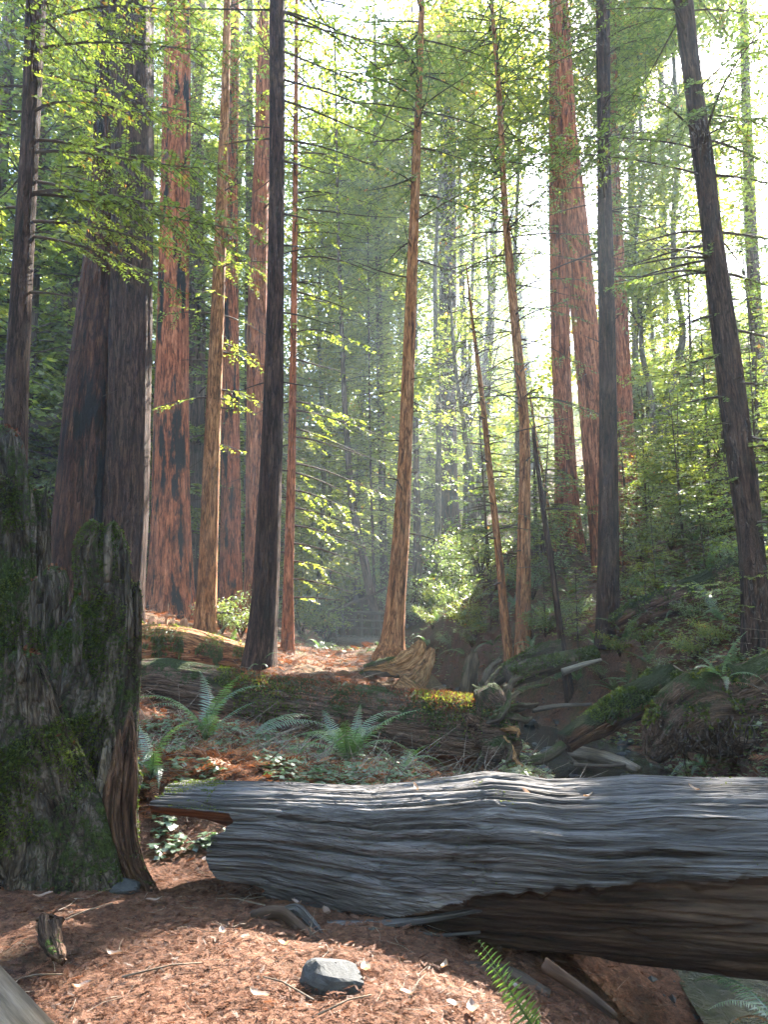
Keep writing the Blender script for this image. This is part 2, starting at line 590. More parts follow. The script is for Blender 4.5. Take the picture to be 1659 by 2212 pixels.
M['needle'] = leaf_mat('needle', (0.024, 0.04, 0.014), (0.055, 0.078, 0.02), (0.1, 0.12, 0.028), trans=0.45, brown=(0.14, 0.07, 0.03))
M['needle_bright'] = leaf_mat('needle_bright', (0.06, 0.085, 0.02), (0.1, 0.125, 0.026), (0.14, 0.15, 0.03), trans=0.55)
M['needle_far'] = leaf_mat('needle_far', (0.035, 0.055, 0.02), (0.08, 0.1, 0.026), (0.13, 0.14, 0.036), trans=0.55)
M['broadleaf'] = leaf_mat('broadleaf', (0.05, 0.072, 0.022), (0.09, 0.11, 0.026), (0.14, 0.14, 0.03), trans=0.55, brown=(0.25, 0.1, 0.03))
M['orange_leaf'] = leaf_mat('orange_leaf', (0.16, 0.07, 0.03), (0.26, 0.11, 0.04), (0.3, 0.16, 0.06), trans=0.5, tcol=(1, 0.8, 0.5))
M['shrub_leaf'] = leaf_mat('shrub_leaf', (0.04, 0.07, 0.028), (0.075, 0.105, 0.04), (0.12, 0.14, 0.055), trans=0.45, gloss=0.1, brown=(0.2, 0.11, 0.06))
M['fern'] = leaf_mat('fern', (0.03, 0.065, 0.022), (0.05, 0.1, 0.032), (0.09, 0.135, 0.036), trans=0.4, gloss=0.1, rough=0.4)
M['dead_fern'] = leaf_mat('dead_fern', (0.09, 0.04, 0.02), (0.16, 0.075, 0.035), (0.24, 0.13, 0.06), trans=0.3, tcol=(1, .8, .5), gloss=0.03)
M['sorrel'] = leaf_mat('sorrel', (0.03, 0.06, 0.024), (0.055, 0.1, 0.042), (0.085, 0.13, 0.055), trans=0.3, gloss=0.09)
M['litter'] = leaf_mat('litter', (0.025, 0.011, 0.007), (0.115, 0.048, 0.027), (0.21, 0.1, 0.062), trans=0.12, tcol=(1, 0.75, 0.55), gloss=0.012, rough=0.5)
M['dryleaf'] = leaf_mat('dryleaf', (0.12, 0.075, 0.055), (0.19, 0.13, 0.1), (0.27, 0.2, 0.16), trans=0.15, tcol=(1, 0.85, 0.7))
M['moss'] = leaf_mat('moss', (0.02, 0.03, 0.008), (0.042, 0.057, 0.013), (0.085, 0.095, 0.02), trans=0.4, gloss=0.02)
M['rock'] = rock_mat('rock', (0.018, 0.019, 0.02), (0.065, 0.068, 0.07))
M['ground'] = ground_mat()
M['water'] = water_mat()

# ------------------------------------------------------------------ terrain
CREEK = np.array([[3.4, -2, -.9], [3.0, 2.5, -.85], [2.9, 4.8, -.72], [3.1, 8, -.62], [3.4, 13.3, -.5], [2.8, 15.5, -.45], [1.9, 19, -.38],
                  [1.3, 24, -.3], [0.6, 29, -.22], [-.6, 34, -.15], [-2.4, 41, 0], [-5, 50, .3], [-8, 62, .8]])
_c = []
for px, py, Y in [(60, 1400, 10.5), (200, 1330, 16), (370, 1345, 22), (445, 1368, 17), (500, 1375, 27), (555, 1378, 25), (560, 1436, 13.5), (620, 1400, 18),
                  (848, 1424, 16), (700, 1430, 17), (900, 1492, 15), (1090, 1358, 19), (1130, 1354, 19), (1222, 1434, 16), (1195, 1150, 23.5),
                  (1222, 1195, 24), (1310, 1245, 22), (1314, 1368, 16), (1366, 1140, 27), (1632, 1415, 11.5), (1500, 1000, 21), (1400, 925, 34),
                  (1600, 1120, 17), (1480, 1250, 16), (1640, 900, 30), (960, 1195, 42), (815, 1312, 40), (740, 1345, 42), (900, 1320, 40), (1000, 1300, 30), (650, 1398, 27), (700, 1420, 20), (790, 1428, 20), (790, 1416, 25), (730, 1410, 28), (800, 1402, 30), (735, 1396, 34), (870, 1392, 34), (790, 1372, 38),
                  (300, 1560, 10), (450, 1690, 6.6), (600, 1650, 8), (880, 1672, 9), (1000, 1672, 10.5), (400, 1560, 10.6), (700, 1632, 10.2), (850, 1664, 10), (550, 1590, 10.3), (700, 1486, 13), (1640, 1660, 8.2), (1500, 1480, 11.5),
                  (1640, 1480, 10), (90, 860, 42), (20, 1000, 30), (1450, 1420, 13.5), (1250, 1300, 20), (300, 1462, 14), (400, 1462, 14), (480, 1462, 14), (300, 1480, 13), (450, 1480, 13)]:
    _c.append(at(px, py, Y))
for x, y in [(-4, 2), (-2, 2.5), (0, 2.5), (-3, 4), (-1, 4), (.3, 3.5), (-2, 5.4), (-4, 6), (-.8, 5.5), (-1.5, 6), (0, 0), (-5, 0), (0, -10), (-15, -12), (-10, 2)]:
    _c.append(np.array([x, y, 0.0]))
for q in [(-2.2, 8, .3), (-4, 8.5, .4), (1, 5, -.3), (.9, 4, -.25), (1.4, 3.6, -.4), (1.2, 7, -.2), (5, 4, .2), (8, 5, 2), (10, 9, 3.5), (15, 0, 4), (25, 0, 9), (12, 15, 7.5), (-10, 12, 1.8), (-15, 20, 4.5), (-26, 20, 9.5),
          (-11, 30, 4), (-32, 40, 18), (-18, 55, 16), (18, 30, 15), (30, 40, 25), (14, 55, 15), (0, 62, 3.5), (0, 85, 9), (0, 115, 28), (-45, 100, 45),
          (45, 100, 48), (-70, 60, 40), (70, 50, 50), (0, 160, 50), (70, 0, 22), (-70, 0, 22), (60, -40, 15), (-60, -40, 15), (0, -40, 0)]:
    _c.append(np.array(q, float))
_c = np.array(_c)


def _phi(d):
    return np.sqrt(d * d + 0.8)


_n = len(_c)
_A = np.zeros((_n + 3, _n + 3))
_A[:_n, :_n] = _phi(np.linalg.norm(_c[:, None, :2] - _c[None, :, :2], axis=2))
_A[:_n, _n] = 1
_A[:_n, _n + 1:] = _c[:, :2]
_A[_n:, :_n] = _A[:_n, _n:].T
_w = np.linalg.solve(_A, np.concatenate([_c[:, 2], np.zeros(3)]))


def creek_dist(x, y):
    p = np.stack([x, y], -1)
    best = np.full(x.shape, 1e9)
    zz = np.zeros(x.shape)
    for a, b in zip(CREEK[:-1], CREEK[1:]):
        d = b[:2] - a[:2]
        t = np.clip(((p - a[:2]) @ d) / (d @ d), 0, 1)
        dist = np.linalg.norm(p - (a[:2] + t[..., None] * d), axis=-1)
        k = dist < best
        best = np.where(k, dist, best)
        zz = np.where(k, a[2] + t * (b[2] - a[2]), zz)
    return best, zz


def ground(x, y, bumps=True):
    x = np.asarray(x, float)
    y = np.asarray(y, float)
    sh = x.shape
    p = np.stack([x.ravel(), y.ravel()], -1)
    z = np.empty(len(p))
    for i in range(0, len(p), 20000):
        q = p[i:i + 20000]
        z[i:i + 20000] = _phi(np.linalg.norm(q[:, None] - _c[None, :, :2], axis=2)) @ _w[:_n] + _w[_n] + q @ _w[_n + 1:]
    d, zc = creek_dist(p[:, 0], p[:, 1])
    d = np.maximum(0, d - .12 + .4 * fbm(np.stack([p[:, 0] * 1.1, p[:, 1] * 1.1, p[:, 0] * 0 + 33], -1), 4))
    t = np.clip((d - 0.75) / 1.0, 0, 1)
    t = t * t * (3 - 2 * t)
    z = np.where(d < 1.75, (zc - .12) * (1 - t) + np.maximum(z, zc - .1) * t, np.maximum(z, zc - .05))
    if bumps:
        b = np.concatenate([p, np.zeros((len(p), 1))], 1)
        amp = np.clip((p[:, 1] - 3) / 12, .12, 1)
        z = z + fbm(b * .9 + 5, 3) * .16 * amp + fbm(b * 4 + 9, 3) * .05
    z = np.where(z > 26, 26 + 14 * np.tanh((z - 26) / 14), z)
    return z.reshape(sh)


def gz(x, y):
    return float(ground(np.array([x]), np.array([y]))[0])


def hit(px, py, y0=2.0, y1=80.0):
    """where the sight line through a picture point first meets the ground"""
    Y = np.exp(np.linspace(math.log(y0), math.log(y1), 500))
    P = np.array([at(px, py, y) for y in Y])
    g = ground(P[:, 0], P[:, 1])
    k = np.nonzero(P[:, 2] <= g)[0]
    return P[k[0]] if len(k) else P[-1]


_u = np.linspace(-1, 1, 300)
_gx = np.sign(_u) * (9 * np.abs(_u) + 91 * np.abs(_u) ** 4)
_v = np.linspace(0, 1, 380)
_t = (_v - .1) / .9
_gy = np.where(_v < .1, 1.5 - 30 * ((.1 - _v) / .1) ** 2, 1.5 + 26 * _t + 115 * np.clip(_t, 0, 1) ** 4)
GX, GY = np.meshgrid(_gx, _gy)
GZ = ground(GX, GY)
_i = np.arange(GX.size).reshape(GX.shape)
mb = MB()
mb.add(np.stack([GX, GY, GZ], -1).reshape(-1, 3), np.stack([_i[:-1, :-1], _i[:-1, 1:], _i[1:, 1:], _i[1:, :-1]], -1).reshape(-1, 4))
tag(mb.obj('ground', M['ground']), kind='structure')

mb = MB()
CP_, CR = resample(CREEK, np.array([1.0, .9, .8, .7, .75, .75, .8, .8, .8, .8, .9, 1, 1.]), .5)
_tn = unit(np.gradient(CP_, axis=0))
_sd = np.stack([_tn[:, 1], -_tn[:, 0], np.zeros(len(_tn))], -1)
Vw = np.stack([CP_ + _sd * CR * f for f in (-1.25, -.5, 0.0, .5, 1.25)], 1)
Vw[:, :, 2] -= .04
_i = np.arange(len(CP_) * 5).reshape(-1, 5)
mb.add(Vw.reshape(-1, 3), np.stack([_i[:-1, :-1], _i[:-1, 1:], _i[1:, 1:], _i[1:, :-1]], -1).reshape(-1, 4))
tag(mb.obj('creek_water', M['water']), kind='structure')

# ------------------------------------------------------------------ gaps the sun finds in the crowns
LIT = []


def lit(px, py, r, Y=None):
    LIT.append((hit(px, py) if Y is None else at(px, py, Y), r))


for px, py in [(60, 1990), (200, 2010), (130, 2110), (330, 2080), (480, 2060), (480, 2140), (640, 2110), (640, 2190), (800, 2130), (960, 2110), (1000, 2180), (350, 2190)]:
    lit(px, py, .26)
for px, py in [(300, 1830), (380, 1860), (430, 1800), (340, 1900), (360, 1760)]:
    lit(px, py, .2)
for px, py, Y, r in [(650, 1435, 16, .7), (740, 1430, 16.5, .8), (810, 1430, 16, .5), (700, 1400, 19, .7), (470, 600, 17, .3), (470, 760, 17, .3), (466, 900, 17, .3), (460, 1050, 17, .3), (456, 1200, 17, .3), (450, 1340, 17, .4),
                    (635, 700, 18, .35), (632, 900, 18, .35), (628, 1100, 18, .35), (618, 1300, 18, .4), (880, 750, 16, .25), (855, 1250, 16, .4), (845, 1380, 16, .4),
                    (900, 1440, 15, .5), (690, 1000, 22, 1.1), (700, 1150, 22, 1.1), (690, 1330, 21, 1.1), (760, 1200, 26, 1.2), (420, 1365, 14, .35), (500, 1385, 14, .35), (305, 900, 16, .25), (300, 1150, 16, .25),
                    (270, 1640, 5.2, .12), (275, 1750, 5.2, .12), (290, 1850, 5.2, .14), (480, 1600, 8.5, .25), (590, 1630, 8.5, .2), (1060, 1480, 11.2, .25), (640, 1462, 11.4, .35), (800, 1480, 11.2, .35), (940, 1496, 11.1, .3), (1180, 1300, 20, .5), (1250, 1335, 18.5, .5), (1150, 1385, 19, .5), (1390, 1330, 16, .5), (1440, 1270, 17, .5), (1490, 1200, 18.5, .5), (1560, 1250, 16, .5), (1410, 1180, 22, .6), (1480, 1430, 12.8, .35), (1105, 1550, 11, .25), (1090, 1610, 10.8, .2),
                    (1150, 1260, 22, .6), (1200, 1300, 20, .5), (1420, 960, 28, 1.2), (1480, 1050, 22, .7), (1330, 1420, 15.5, .4), (480, 800, 17, .5), (520, 860, 17, .4), (900, 1250, 17, .5), (1000, 800, 26, 1.6), (920, 700, 26, 1.6), (980, 950, 28, 1.6), (1100, 620, 26, 1.6),
                    (1040, 560, 26, 1.6), (560, 620, 24, .8), (740, 800, 28, 1.5), (640, 480, 26, 1.5), (800, 560, 30, 1.8)]:
    lit(px, py, r, Y)
_LP = np.array([p for p, r in LIT])
_LR = np.array([r for p, r in LIT])


def shades(P, grow=0.12):
    """True where a leaf at P would stand between the sun and a spot the photo shows sunlit"""
    P = np.asarray(P, float)
    bad = np.zeros(len(P), bool)
    for p, r in zip(_LP, _LR):
        v = P - p
        a = v @ SUN
        d = np.linalg.norm(v - a[:, None] * SUN, axis=1)
        bad |= (a > 1.2) & (d < r + grow)
    return bad


# ------------------------------------------------------------------ foliage
UP = np.array([0, 0, 1.0])


def leaf_quads(mb, B, D, Nn, L, Wd, rnd, m):
    """rhombic leaves at B pointing along D, facing Nn"""
    S_ = unit(np.cross(D, Nn))
    n = len(B)
    V = np.empty((n, 4, 3))
    V[:, 0] = B
    V[:, 1] = B + D * (L * .45)[:, None] + S_ * Wd[:, None]
    V[:, 2] = B + D * L[:, None]
    V[:, 3] = B + D * (L * .45)[:, None] - S_ * Wd[:, None]
    mb.add(V.reshape(-1, 3), np.arange(n * 4).reshape(n, 4), None, np.repeat(rnd, 4), None, m)


def prisms(mb, A, B, r, m):
    """thin three-sided twigs from A to B"""
    n = len(A)
    d = unit(B - A)
    u = unit(np.cross(d, UP + 0.01))
    w = np.cross(d, u)
    V = np.empty((n, 6, 3))
    for k in range(3):
        a = k * 2.0944
        off = (u * math.cos(a) + w * math.sin(a))
        V[:, k] = A + off * r[:, None]
        V[:, 3 + k] = B + off * (r * .4)[:, None]
    f = np.array([[0, 1, 4, 3], [1, 2, 5, 4], [2, 0, 3, 5]])
    Q = (np.arange(n)[:, None, None] * 6 + f[None]).reshape(-1, 4)
    mb.add(V.reshape(-1, 3), Q, None, 0.5, None, m)


def branch(mb, o, az, L, up=0.1, droop=0.5, r0=0.03, leaf=0.09, gap=0.17, lgap=0.06, twl=0.32, bare=0.15, dens=1.0, cull=True, g=None, twig_r=0.006, hang=0.25):
    """one conifer limb: a curved bough, side twigs in a drooping fan, flat needle sprays along the twigs"""
    g = g or rng
    n = 9
    s = np.linspace(0, 1, n)
    h = np.array([math.sin(az), math.cos(az), 0])
    sd = np.array([math.cos(az), -math.sin(az), 0])
    ph = g.uniform(0, 6)
    P = np.asarray(o) + h * (L * s * (1 - .12 * droop * s))[:, None] + UP * (L * (up * s - droop * s**2 * .8 + droop * .3 * s**3.5))[:, None] \
        + sd * (L * .07 * np.sin(s * 3.2 + ph) * s)[:, None]
    tube(mb, P, r0, r0 * .15, nu=4, m=0)
    if dens <= 0:
        return
    t = np.arange(bare, 1.0, gap / L / dens)
    if not len(t):
        return
    t = np.clip(t + g.uniform(-.5, .5, len(t)) * gap / L, 0, .995)
    k = np.clip((t * (n - 1)).astype(int), 0, n - 2)
    f = (t * (n - 1) - k)[:, None]
    B = P[k] * (1 - f) + P[k + 1] * f
    tg = unit(P[k + 1] - P[k])
    sg = np.where(np.arange(len(t)) % 2, 1.0, -1.0)
    D = unit(tg * .7 + sd * (sg * .8)[:, None] + UP * g.uniform(-hang - .25, .1, len(t))[:, None] + g.normal(0, .12, (len(t), 3)))
    TL = np.minimum(L * twl * (1.05 - .8 * t) * g.uniform(.55, 1.25, len(t)) + .12, 1.3)
    if cull:
        keep = ~shades(B + D * (TL * .5)[:, None], .1 + .12)
        B, D, TL = B[keep], D[keep], TL[keep]
    if not len(B):
        return
    if twig_r:
        prisms(mb, B, B + D * TL[:, None] + UP * (-hang * .35 * TL)[:, None], np.full(len(B), twig_r), 0)
    nl = np.maximum(2, (TL / lgap).astype(int))
    T = np.repeat(np.arange(len(B)), nl)
    kk = np.arange(len(T)) - np.repeat(np.cumsum(nl) - nl, nl)
    u = (kk + .6) / nl[T]
    br = g.uniform(.25, .75)
    for s_ in (-1, 1):
        base = B[T] + D[T] * (TL[T] * u)[:, None] - UP * (hang * .35 * TL[T] * u**2)[:, None]
        pr = unit(np.cross(D[T], UP))
        ld = unit(D[T] * .6 + pr * (s_ * .8) + UP * g.uniform(-.45, .12, len(T))[:, None] + g.normal(0, .15, (len(T), 3)))
        nn = unit(UP + g.normal(0, .45, (len(T), 3)))
        ll = leaf * g.uniform(.65, 1.3, len(T)) * (1 - .35 * u)
        leaf_quads(mb, base, ld, nn, ll, ll * .23, np.clip(br + g.normal(0, .2, len(T)), 0, 1), 1)


def trunk_disp(amp, k, seed, fine=0.035):
    def f(th, L, r):
        c, s = np.cos(th), np.sin(th)
        tw = L * .04
        p = np.stack([np.cos(th + tw) * k + seed, np.sin(th + tw) * k, L * .09 + seed], -1)
        rid = 1 - np.abs(vnoise(p)) * 2
        q = np.stack([c * 7 + seed, s * 7, L * .35], -1)
        return 1 + amp * (rid - .4) + fine * fbm(q, 3) * 2
    return f


def make_trunk(parent, rows, Y, bark, H=36, nu=36, amp=.04, k=1.6, flare=.35, seed=0., topr=.3, name='trunk', fl_h=.5, moss=None):
    """bark column through picture rows (py, left, right) at depth Y, rooted in the ground, carried on above the picture"""
    P = [at((a + b) / 2, py, Y) for py, a, b in rows]
    r = [(b - a) / 2 * mpp(py, Y) for py, a, b in rows]
    P, r = P[::-1], r[::-1]
    g0 = gz(P[0][0], P[0][1])
    if P[0][2] > g0 - .15:
        d = unit(P[0] - P[1])
        d = d / max(1e-3, -d[2])
        P.insert(0, P[0] + d * (P[0][2] - g0 + .25))
        r.insert(0, r[0] * 1.05)
    base = np.array([P[0][0], P[0][1], g0])
    if H and H > P[-1][2] + 1:
        d = unit(P[-1] - P[-2])
        d = unit(d + UP * .6)
        top, rt, z0 = P[-1], r[-1], P[-1][2]
        for f in (.2, .4, .6, .8, 1.0):
            L = (H - z0) * f
            P.append(top + d * L / d[2])
            r.append(rt * (1 - f) + topr * rt * f * .4)
    P, r = resample(np.array(P), np.array(r), .22)
    r = np.maximum(r[:, 0], .012)
    r = r * (1 + flare * np.exp(-np.maximum(P[:, 2] - g0, 0) / fl_h))
    return P, r, base, g0


def trunk_mesh(parent, P, r, bark, nu, amp, k, seed, name='trunk', fine=.035):
    mb = MB()
    V, Q, T, G = sweep(P, r, nu, trunk_disp(amp, k, seed, fine), gseed=seed * 7.3)
    G[:, 0] += seed * 3.1
    mb.add(V, Q, T, .5, G)
    return mb.obj(name, M[bark], parent)


def tree(label, rows, Y, bark='bark_dark', H=36, nu=32, amp=.04, k=1.6, flare=.3, seed=None, crown=(12, 30, 3.5), low=None, leafm='needle', leaf=.11, gap=.22, lgap=.075,
         extra=(), snags=8, group='redwood trees along the creek', name='redwood_tree', fine=.035, second=None, fl_h=.5):
    seed = seed if seed is not None else rng.uniform(0, 50)
    P, r, base, g0 = make_trunk(None, rows, Y, bark, H, nu, amp, k, flare, seed, fl_h=fl_h)
    t = thing(name, base, label, 'tree', group)
    trunk_mesh(t, P, r, bark, nu, amp, k, seed, fine=fine)
    if second:
        P2, r2, _, _ = make_trunk(None, second[0], second[1], bark, H, nu, amp, k, flare, seed + 3, fl_h=fl_h)
        trunk_mesh(t, P2, r2, second[2], nu, amp, k, seed + 3.7, fine=fine)
    g = np.random.default_rng(int(seed * 1000))
    mb = MB()

    def onto(h):
        i = int(np.clip(np.searchsorted(P[:, 2], h), 1, len(P) - 1))
        return P[i], r[i]

    for _ in range(snags):                      # short dead limbs low on the bole
        h = g0 + g.uniform(2, 13)
        p, rr = onto(h)
        branch(mb, p, g.uniform(0, 6.28), rr + g.uniform(.3, 1.5), up=g.uniform(-.2, .3), droop=g.uniform(0, .5), r0=g.uniform(.012, .025), dens=0, g=g)
    if low:                                     # (from, to, how many, length, density) of leafy limbs inside the picture
        for h0, h1, n, LL, dn in low:
            for _ in range(n):
                p, rr = onto(g0 + g.uniform(h0, h1))
                branch(mb, p, g.uniform(0, 6.28), rr + LL * g.uniform(.55, 1.25), up=g.uniform(0, .3), droop=g.uniform(.3, .75), r0=.022, leaf=leaf, gap=gap, lgap=lgap, dens=dn, g=g)
    for (h, az, L, up, dr, dn) in extra:        # limbs placed one by one: picture row, azimuth in degrees, length
        zz = at(800, h, Y)[2]
        p, rr = onto(zz)
        branch(mb, p, R(az), L, up=up, droop=dr, r0=.03, leaf=leaf, gap=gap * .8, lgap=lgap, dens=dn, g=g)
    if crown:
        h0, n, LL = crown
        for i in range(n):
            f = g.uniform(0, 1)
            p, rr = onto(g0 + h0 + (H - h0) * f)
            branch(mb, p, g.uniform(0, 6.28), (LL * (1.1 - .8 * f)) * g.uniform(.7, 1.2), up=g.uniform(0, .3), droop=g.uniform(.3, .7), r0=.03, leaf=leaf * 2.0, gap=gap * 1.7, lgap=lgap * 1.9, g=g, twig_r=0)
    mb.obj('crown', [M['twig'], M[leafm]], t, smooth=False)
    return t


# ---- the trees of the near grove, left to right
G1 = 'dark redwoods close to the path'
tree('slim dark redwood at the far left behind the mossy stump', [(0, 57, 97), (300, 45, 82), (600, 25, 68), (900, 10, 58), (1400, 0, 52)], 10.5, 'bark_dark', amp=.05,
     low=[(6, 12, 10, 2.2, .8)], extra=[(420, 110, 3.2, -.05, .4, 1.2), (480, 95, 2.6, 0, .5, 1.1), (130, 95, 3.2, .1, .25, 1.0), (300, 80, 2.6, .1, .5, 1.0), (440, 100, 3.6, -.1, .35, 1.1), (520, 70, 2.4, .05, .5, 1), (60, 110, 3.0, .0, .4, 1.1), (250, 120, 2.6, .0, .6, 1), (350, 105, 3.4, -.05, .4, 1.2), (400, 85, 3.0, -.1, .5, 1.2), (660, 95, .9, 0, .2, 0), (200, -90, 2, .1, .5, 1), (450, -80, 2, .1, .5, 1)], leaf=.085, gap=.13, lgap=.05)
tree('huge fluted redwood with two fused boles and fire-blackened bark', [(0, 213, 266), (300, 203, 262), (450, 195, 260), (700, 165, 254), (1000, 130, 248), (1250, 105, 243), (1330, 97, 243)], 16, 'bark_flute', nu=90, amp=.12, k=2.6,
     second=([(0, 240, 328), (450, 243, 327), (800, 236, 322), (1100, 228, 316), (1300, 222, 306)], 15.75, 'bark_dark'), flare=.1, H=42, crown=(14, 30, 4), low=[(9, 17, 20, 2.5, 1)], snags=3)
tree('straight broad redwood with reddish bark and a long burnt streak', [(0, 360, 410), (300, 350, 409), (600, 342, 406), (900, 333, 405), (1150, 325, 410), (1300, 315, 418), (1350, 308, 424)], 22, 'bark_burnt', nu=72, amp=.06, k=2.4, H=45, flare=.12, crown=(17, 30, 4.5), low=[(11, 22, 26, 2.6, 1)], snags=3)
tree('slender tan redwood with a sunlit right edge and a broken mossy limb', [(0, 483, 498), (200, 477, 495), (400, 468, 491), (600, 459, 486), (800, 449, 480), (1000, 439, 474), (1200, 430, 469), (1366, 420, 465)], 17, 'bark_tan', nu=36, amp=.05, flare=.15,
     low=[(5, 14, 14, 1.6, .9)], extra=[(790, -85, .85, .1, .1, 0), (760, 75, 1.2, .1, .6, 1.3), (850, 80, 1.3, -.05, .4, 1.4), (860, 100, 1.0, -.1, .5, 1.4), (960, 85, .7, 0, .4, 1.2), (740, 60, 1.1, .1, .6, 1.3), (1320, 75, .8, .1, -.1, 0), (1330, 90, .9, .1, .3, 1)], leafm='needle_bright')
tree('dark red bole half hidden behind the slender tan redwood', [(0, 498, 518), (300, 492, 514), (600, 486, 514), (900, 478, 517), (1200, 474, 521), (1380, 466, 528)], 27, 'bark_burnt', nu=40, amp=.07, k=2, H=42, crown=(16, 25, 4), low=[(10, 24, 30, 2.5, 1)], snags=4)
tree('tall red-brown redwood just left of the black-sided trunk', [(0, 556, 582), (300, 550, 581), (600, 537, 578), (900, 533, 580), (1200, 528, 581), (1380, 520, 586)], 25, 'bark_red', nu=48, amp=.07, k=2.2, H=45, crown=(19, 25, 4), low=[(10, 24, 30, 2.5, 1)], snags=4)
tree('thin dark trunk seen in the gap left of the red-brown redwood', [(0, 533, 546), (300, 531, 546), (640, 529, 546), (1000, 527, 546)], 31, 'bark_far', nu=16, H=38, crown=(14, 20, 3.5), low=[(8, 20, 12, 2.2, .9)])
tree('nearest dark straight redwood standing left of centre beside the mossy log', [(0, 583, 615), (300, 582, 614), (600, 578, 612), (900, 567, 611), (1100, 556, 606), (1250, 547, 602), (1350, 538, 597), (1432, 527, 593)], 13.5, 'bark_dark', nu=48, amp=.07, k=1.8, flare=.15,
     extra=[(40, -88, 3.4, .0, .06, .5), (25, 80, 3.0, -.1, .3, 1.2), (40, 70, 3.4, -.15, .3, 1.2), (10, 95, 2.4, 0, .5, 1.2), (170, 85, 3.2, -.25, .1, .5), (230, 75, 2.8, -.1, .2, .5), (310, 80, 2.2, -.05, .2, .35), (120, 95, 2.4, -.5, .15, .5), (60, 100, 3.6, -.3, .2, .7),
            (350, 85, 1.2, -.15, .1, 0), (460, 90, 1, -.2, .1, 0), (540, 85, .6, 0, 0, 0), (300, -80, 1.2, .1, .1, .6)], snags=12, crown=(13, 27, 3.5), leaf=.09)
tree('very thin reddish redwood with a bright sunlit right edge', [(60, 636, 644), (400, 632, 643), (700, 627, 641), (1000, 620, 639), (1250, 612, 634), (1396, 607, 635)], 18, 'bark_red', nu=24, amp=.04, flare=.15, H=26, crown=(12, 17, 2.2),
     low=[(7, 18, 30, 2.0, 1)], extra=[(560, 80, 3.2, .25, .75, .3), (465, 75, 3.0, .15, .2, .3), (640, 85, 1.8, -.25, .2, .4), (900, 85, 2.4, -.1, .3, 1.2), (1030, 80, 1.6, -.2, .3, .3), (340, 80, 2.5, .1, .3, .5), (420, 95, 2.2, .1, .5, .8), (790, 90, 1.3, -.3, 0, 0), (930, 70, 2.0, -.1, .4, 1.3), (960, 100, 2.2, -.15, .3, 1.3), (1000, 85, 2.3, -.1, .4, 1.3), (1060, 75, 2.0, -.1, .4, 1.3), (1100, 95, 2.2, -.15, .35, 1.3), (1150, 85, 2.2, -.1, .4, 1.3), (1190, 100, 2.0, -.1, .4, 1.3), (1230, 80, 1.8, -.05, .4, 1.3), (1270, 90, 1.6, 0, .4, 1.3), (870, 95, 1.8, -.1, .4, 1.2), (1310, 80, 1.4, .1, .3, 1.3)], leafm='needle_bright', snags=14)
tree('slightly curved tan redwood in the centre beside the broken root stump', [(10, 905, 917), (200, 898, 912), (400, 888, 907), (600, 878, 901), (800, 868, 895), (1000, 859, 889), (1150, 848, 884), (1300, 834, 876), (1390, 821, 873), (1424, 806, 880)], 16, 'bark_tan', nu=44, amp=.06, k=1.8, flare=.12,
     extra=[(390, -75, 1.1, -.35, -.3, .4), (610, -95, 1.3, .1, -.3, .2), (250, 100, 2.2, -.3, .3, .7), (180, 80, 2.0, -.1, .5, .8), (330, 85, 1.8, 0, .4, .8), (60, -90, 2.2, .15, .3, .9), (300, -80, 2.0, .1, .3, .9), (420, 90, 2.0, -.1, .4, .8), (100, 80, 2.4, 0, .5, .9), (560, 90, 1.2, -.2, .3, .4)], low=[(8, 15, 22, 2, 1)], snags=10, crown=(12, 22, 3))
tree('dead bare-topped young conifer with drooping brown twigs right of centre', [(572, 1006, 1009), (700, 1018, 1025), (850, 1035, 1046), (1000, 1050, 1063), (1200, 1070, 1086), (1358, 1083, 1103)], 19, 'bark_tan', nu=20, amp=.04, H=None, crown=None, flare=.2,
     low=[(3.0, 10.4, 26, .9, .35)], snags=26, leaf=.07)
tree('gently bowed slim redwood just right of the dead-topped conifer', [(0, 1058, 1066), (200, 1072, 1084), (450, 1084, 1098), (600, 1095, 1113), (750, 1108, 1128), (900, 1121, 1143), (1000, 1122, 1146), (1150, 1118, 1146), (1352, 1113, 1147)], 19, 'bark_tan', nu=32, amp=.05, flare=.1,
     low=[(6, 24, 120, 2.5, 1)], extra=[(500, -90, 2.2, .05, .5, .4), (560, -80, 2, 0, .6, .4), (620, 95, 1.6, .05, .6, .4), (350, 80, 2.5, .1, .5, .7), (300, -95, 2.4, 0, .5, .7)], snags=12, crown=(12, 20, 3))
tree('leaning dark pole-thin trunk propped against the bowed redwood', [(925, 1148, 1155), (1100, 1168, 1180), (1250, 1190, 1203), (1350, 1202, 1216), (1432, 1212, 1230)], 16.5, 'bark_dark', nu=16, H=None, crown=None, low=None, snags=6)
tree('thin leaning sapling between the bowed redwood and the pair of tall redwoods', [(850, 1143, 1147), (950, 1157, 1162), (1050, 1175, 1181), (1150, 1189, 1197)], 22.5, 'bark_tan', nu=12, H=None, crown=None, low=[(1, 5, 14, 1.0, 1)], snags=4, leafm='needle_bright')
tree('upright tall redwood, left one of the two crossing red trunks', [(0, 1188, 1220), (200, 1187, 1222), (500, 1188, 1230), (740, 1192, 1231), (850, 1196, 1234), (1000, 1200, 1244), (1100, 1198, 1252), (1190, 1184, 1261)], 24, 'bark_red', nu=60, amp=.08, k=2.4, H=46, flare=.15, low=[(9, 30, 110, 3.8, 1), (1, 6, 8, 1.2, 1)], crown=(18, 30, 4.5), snags=6)
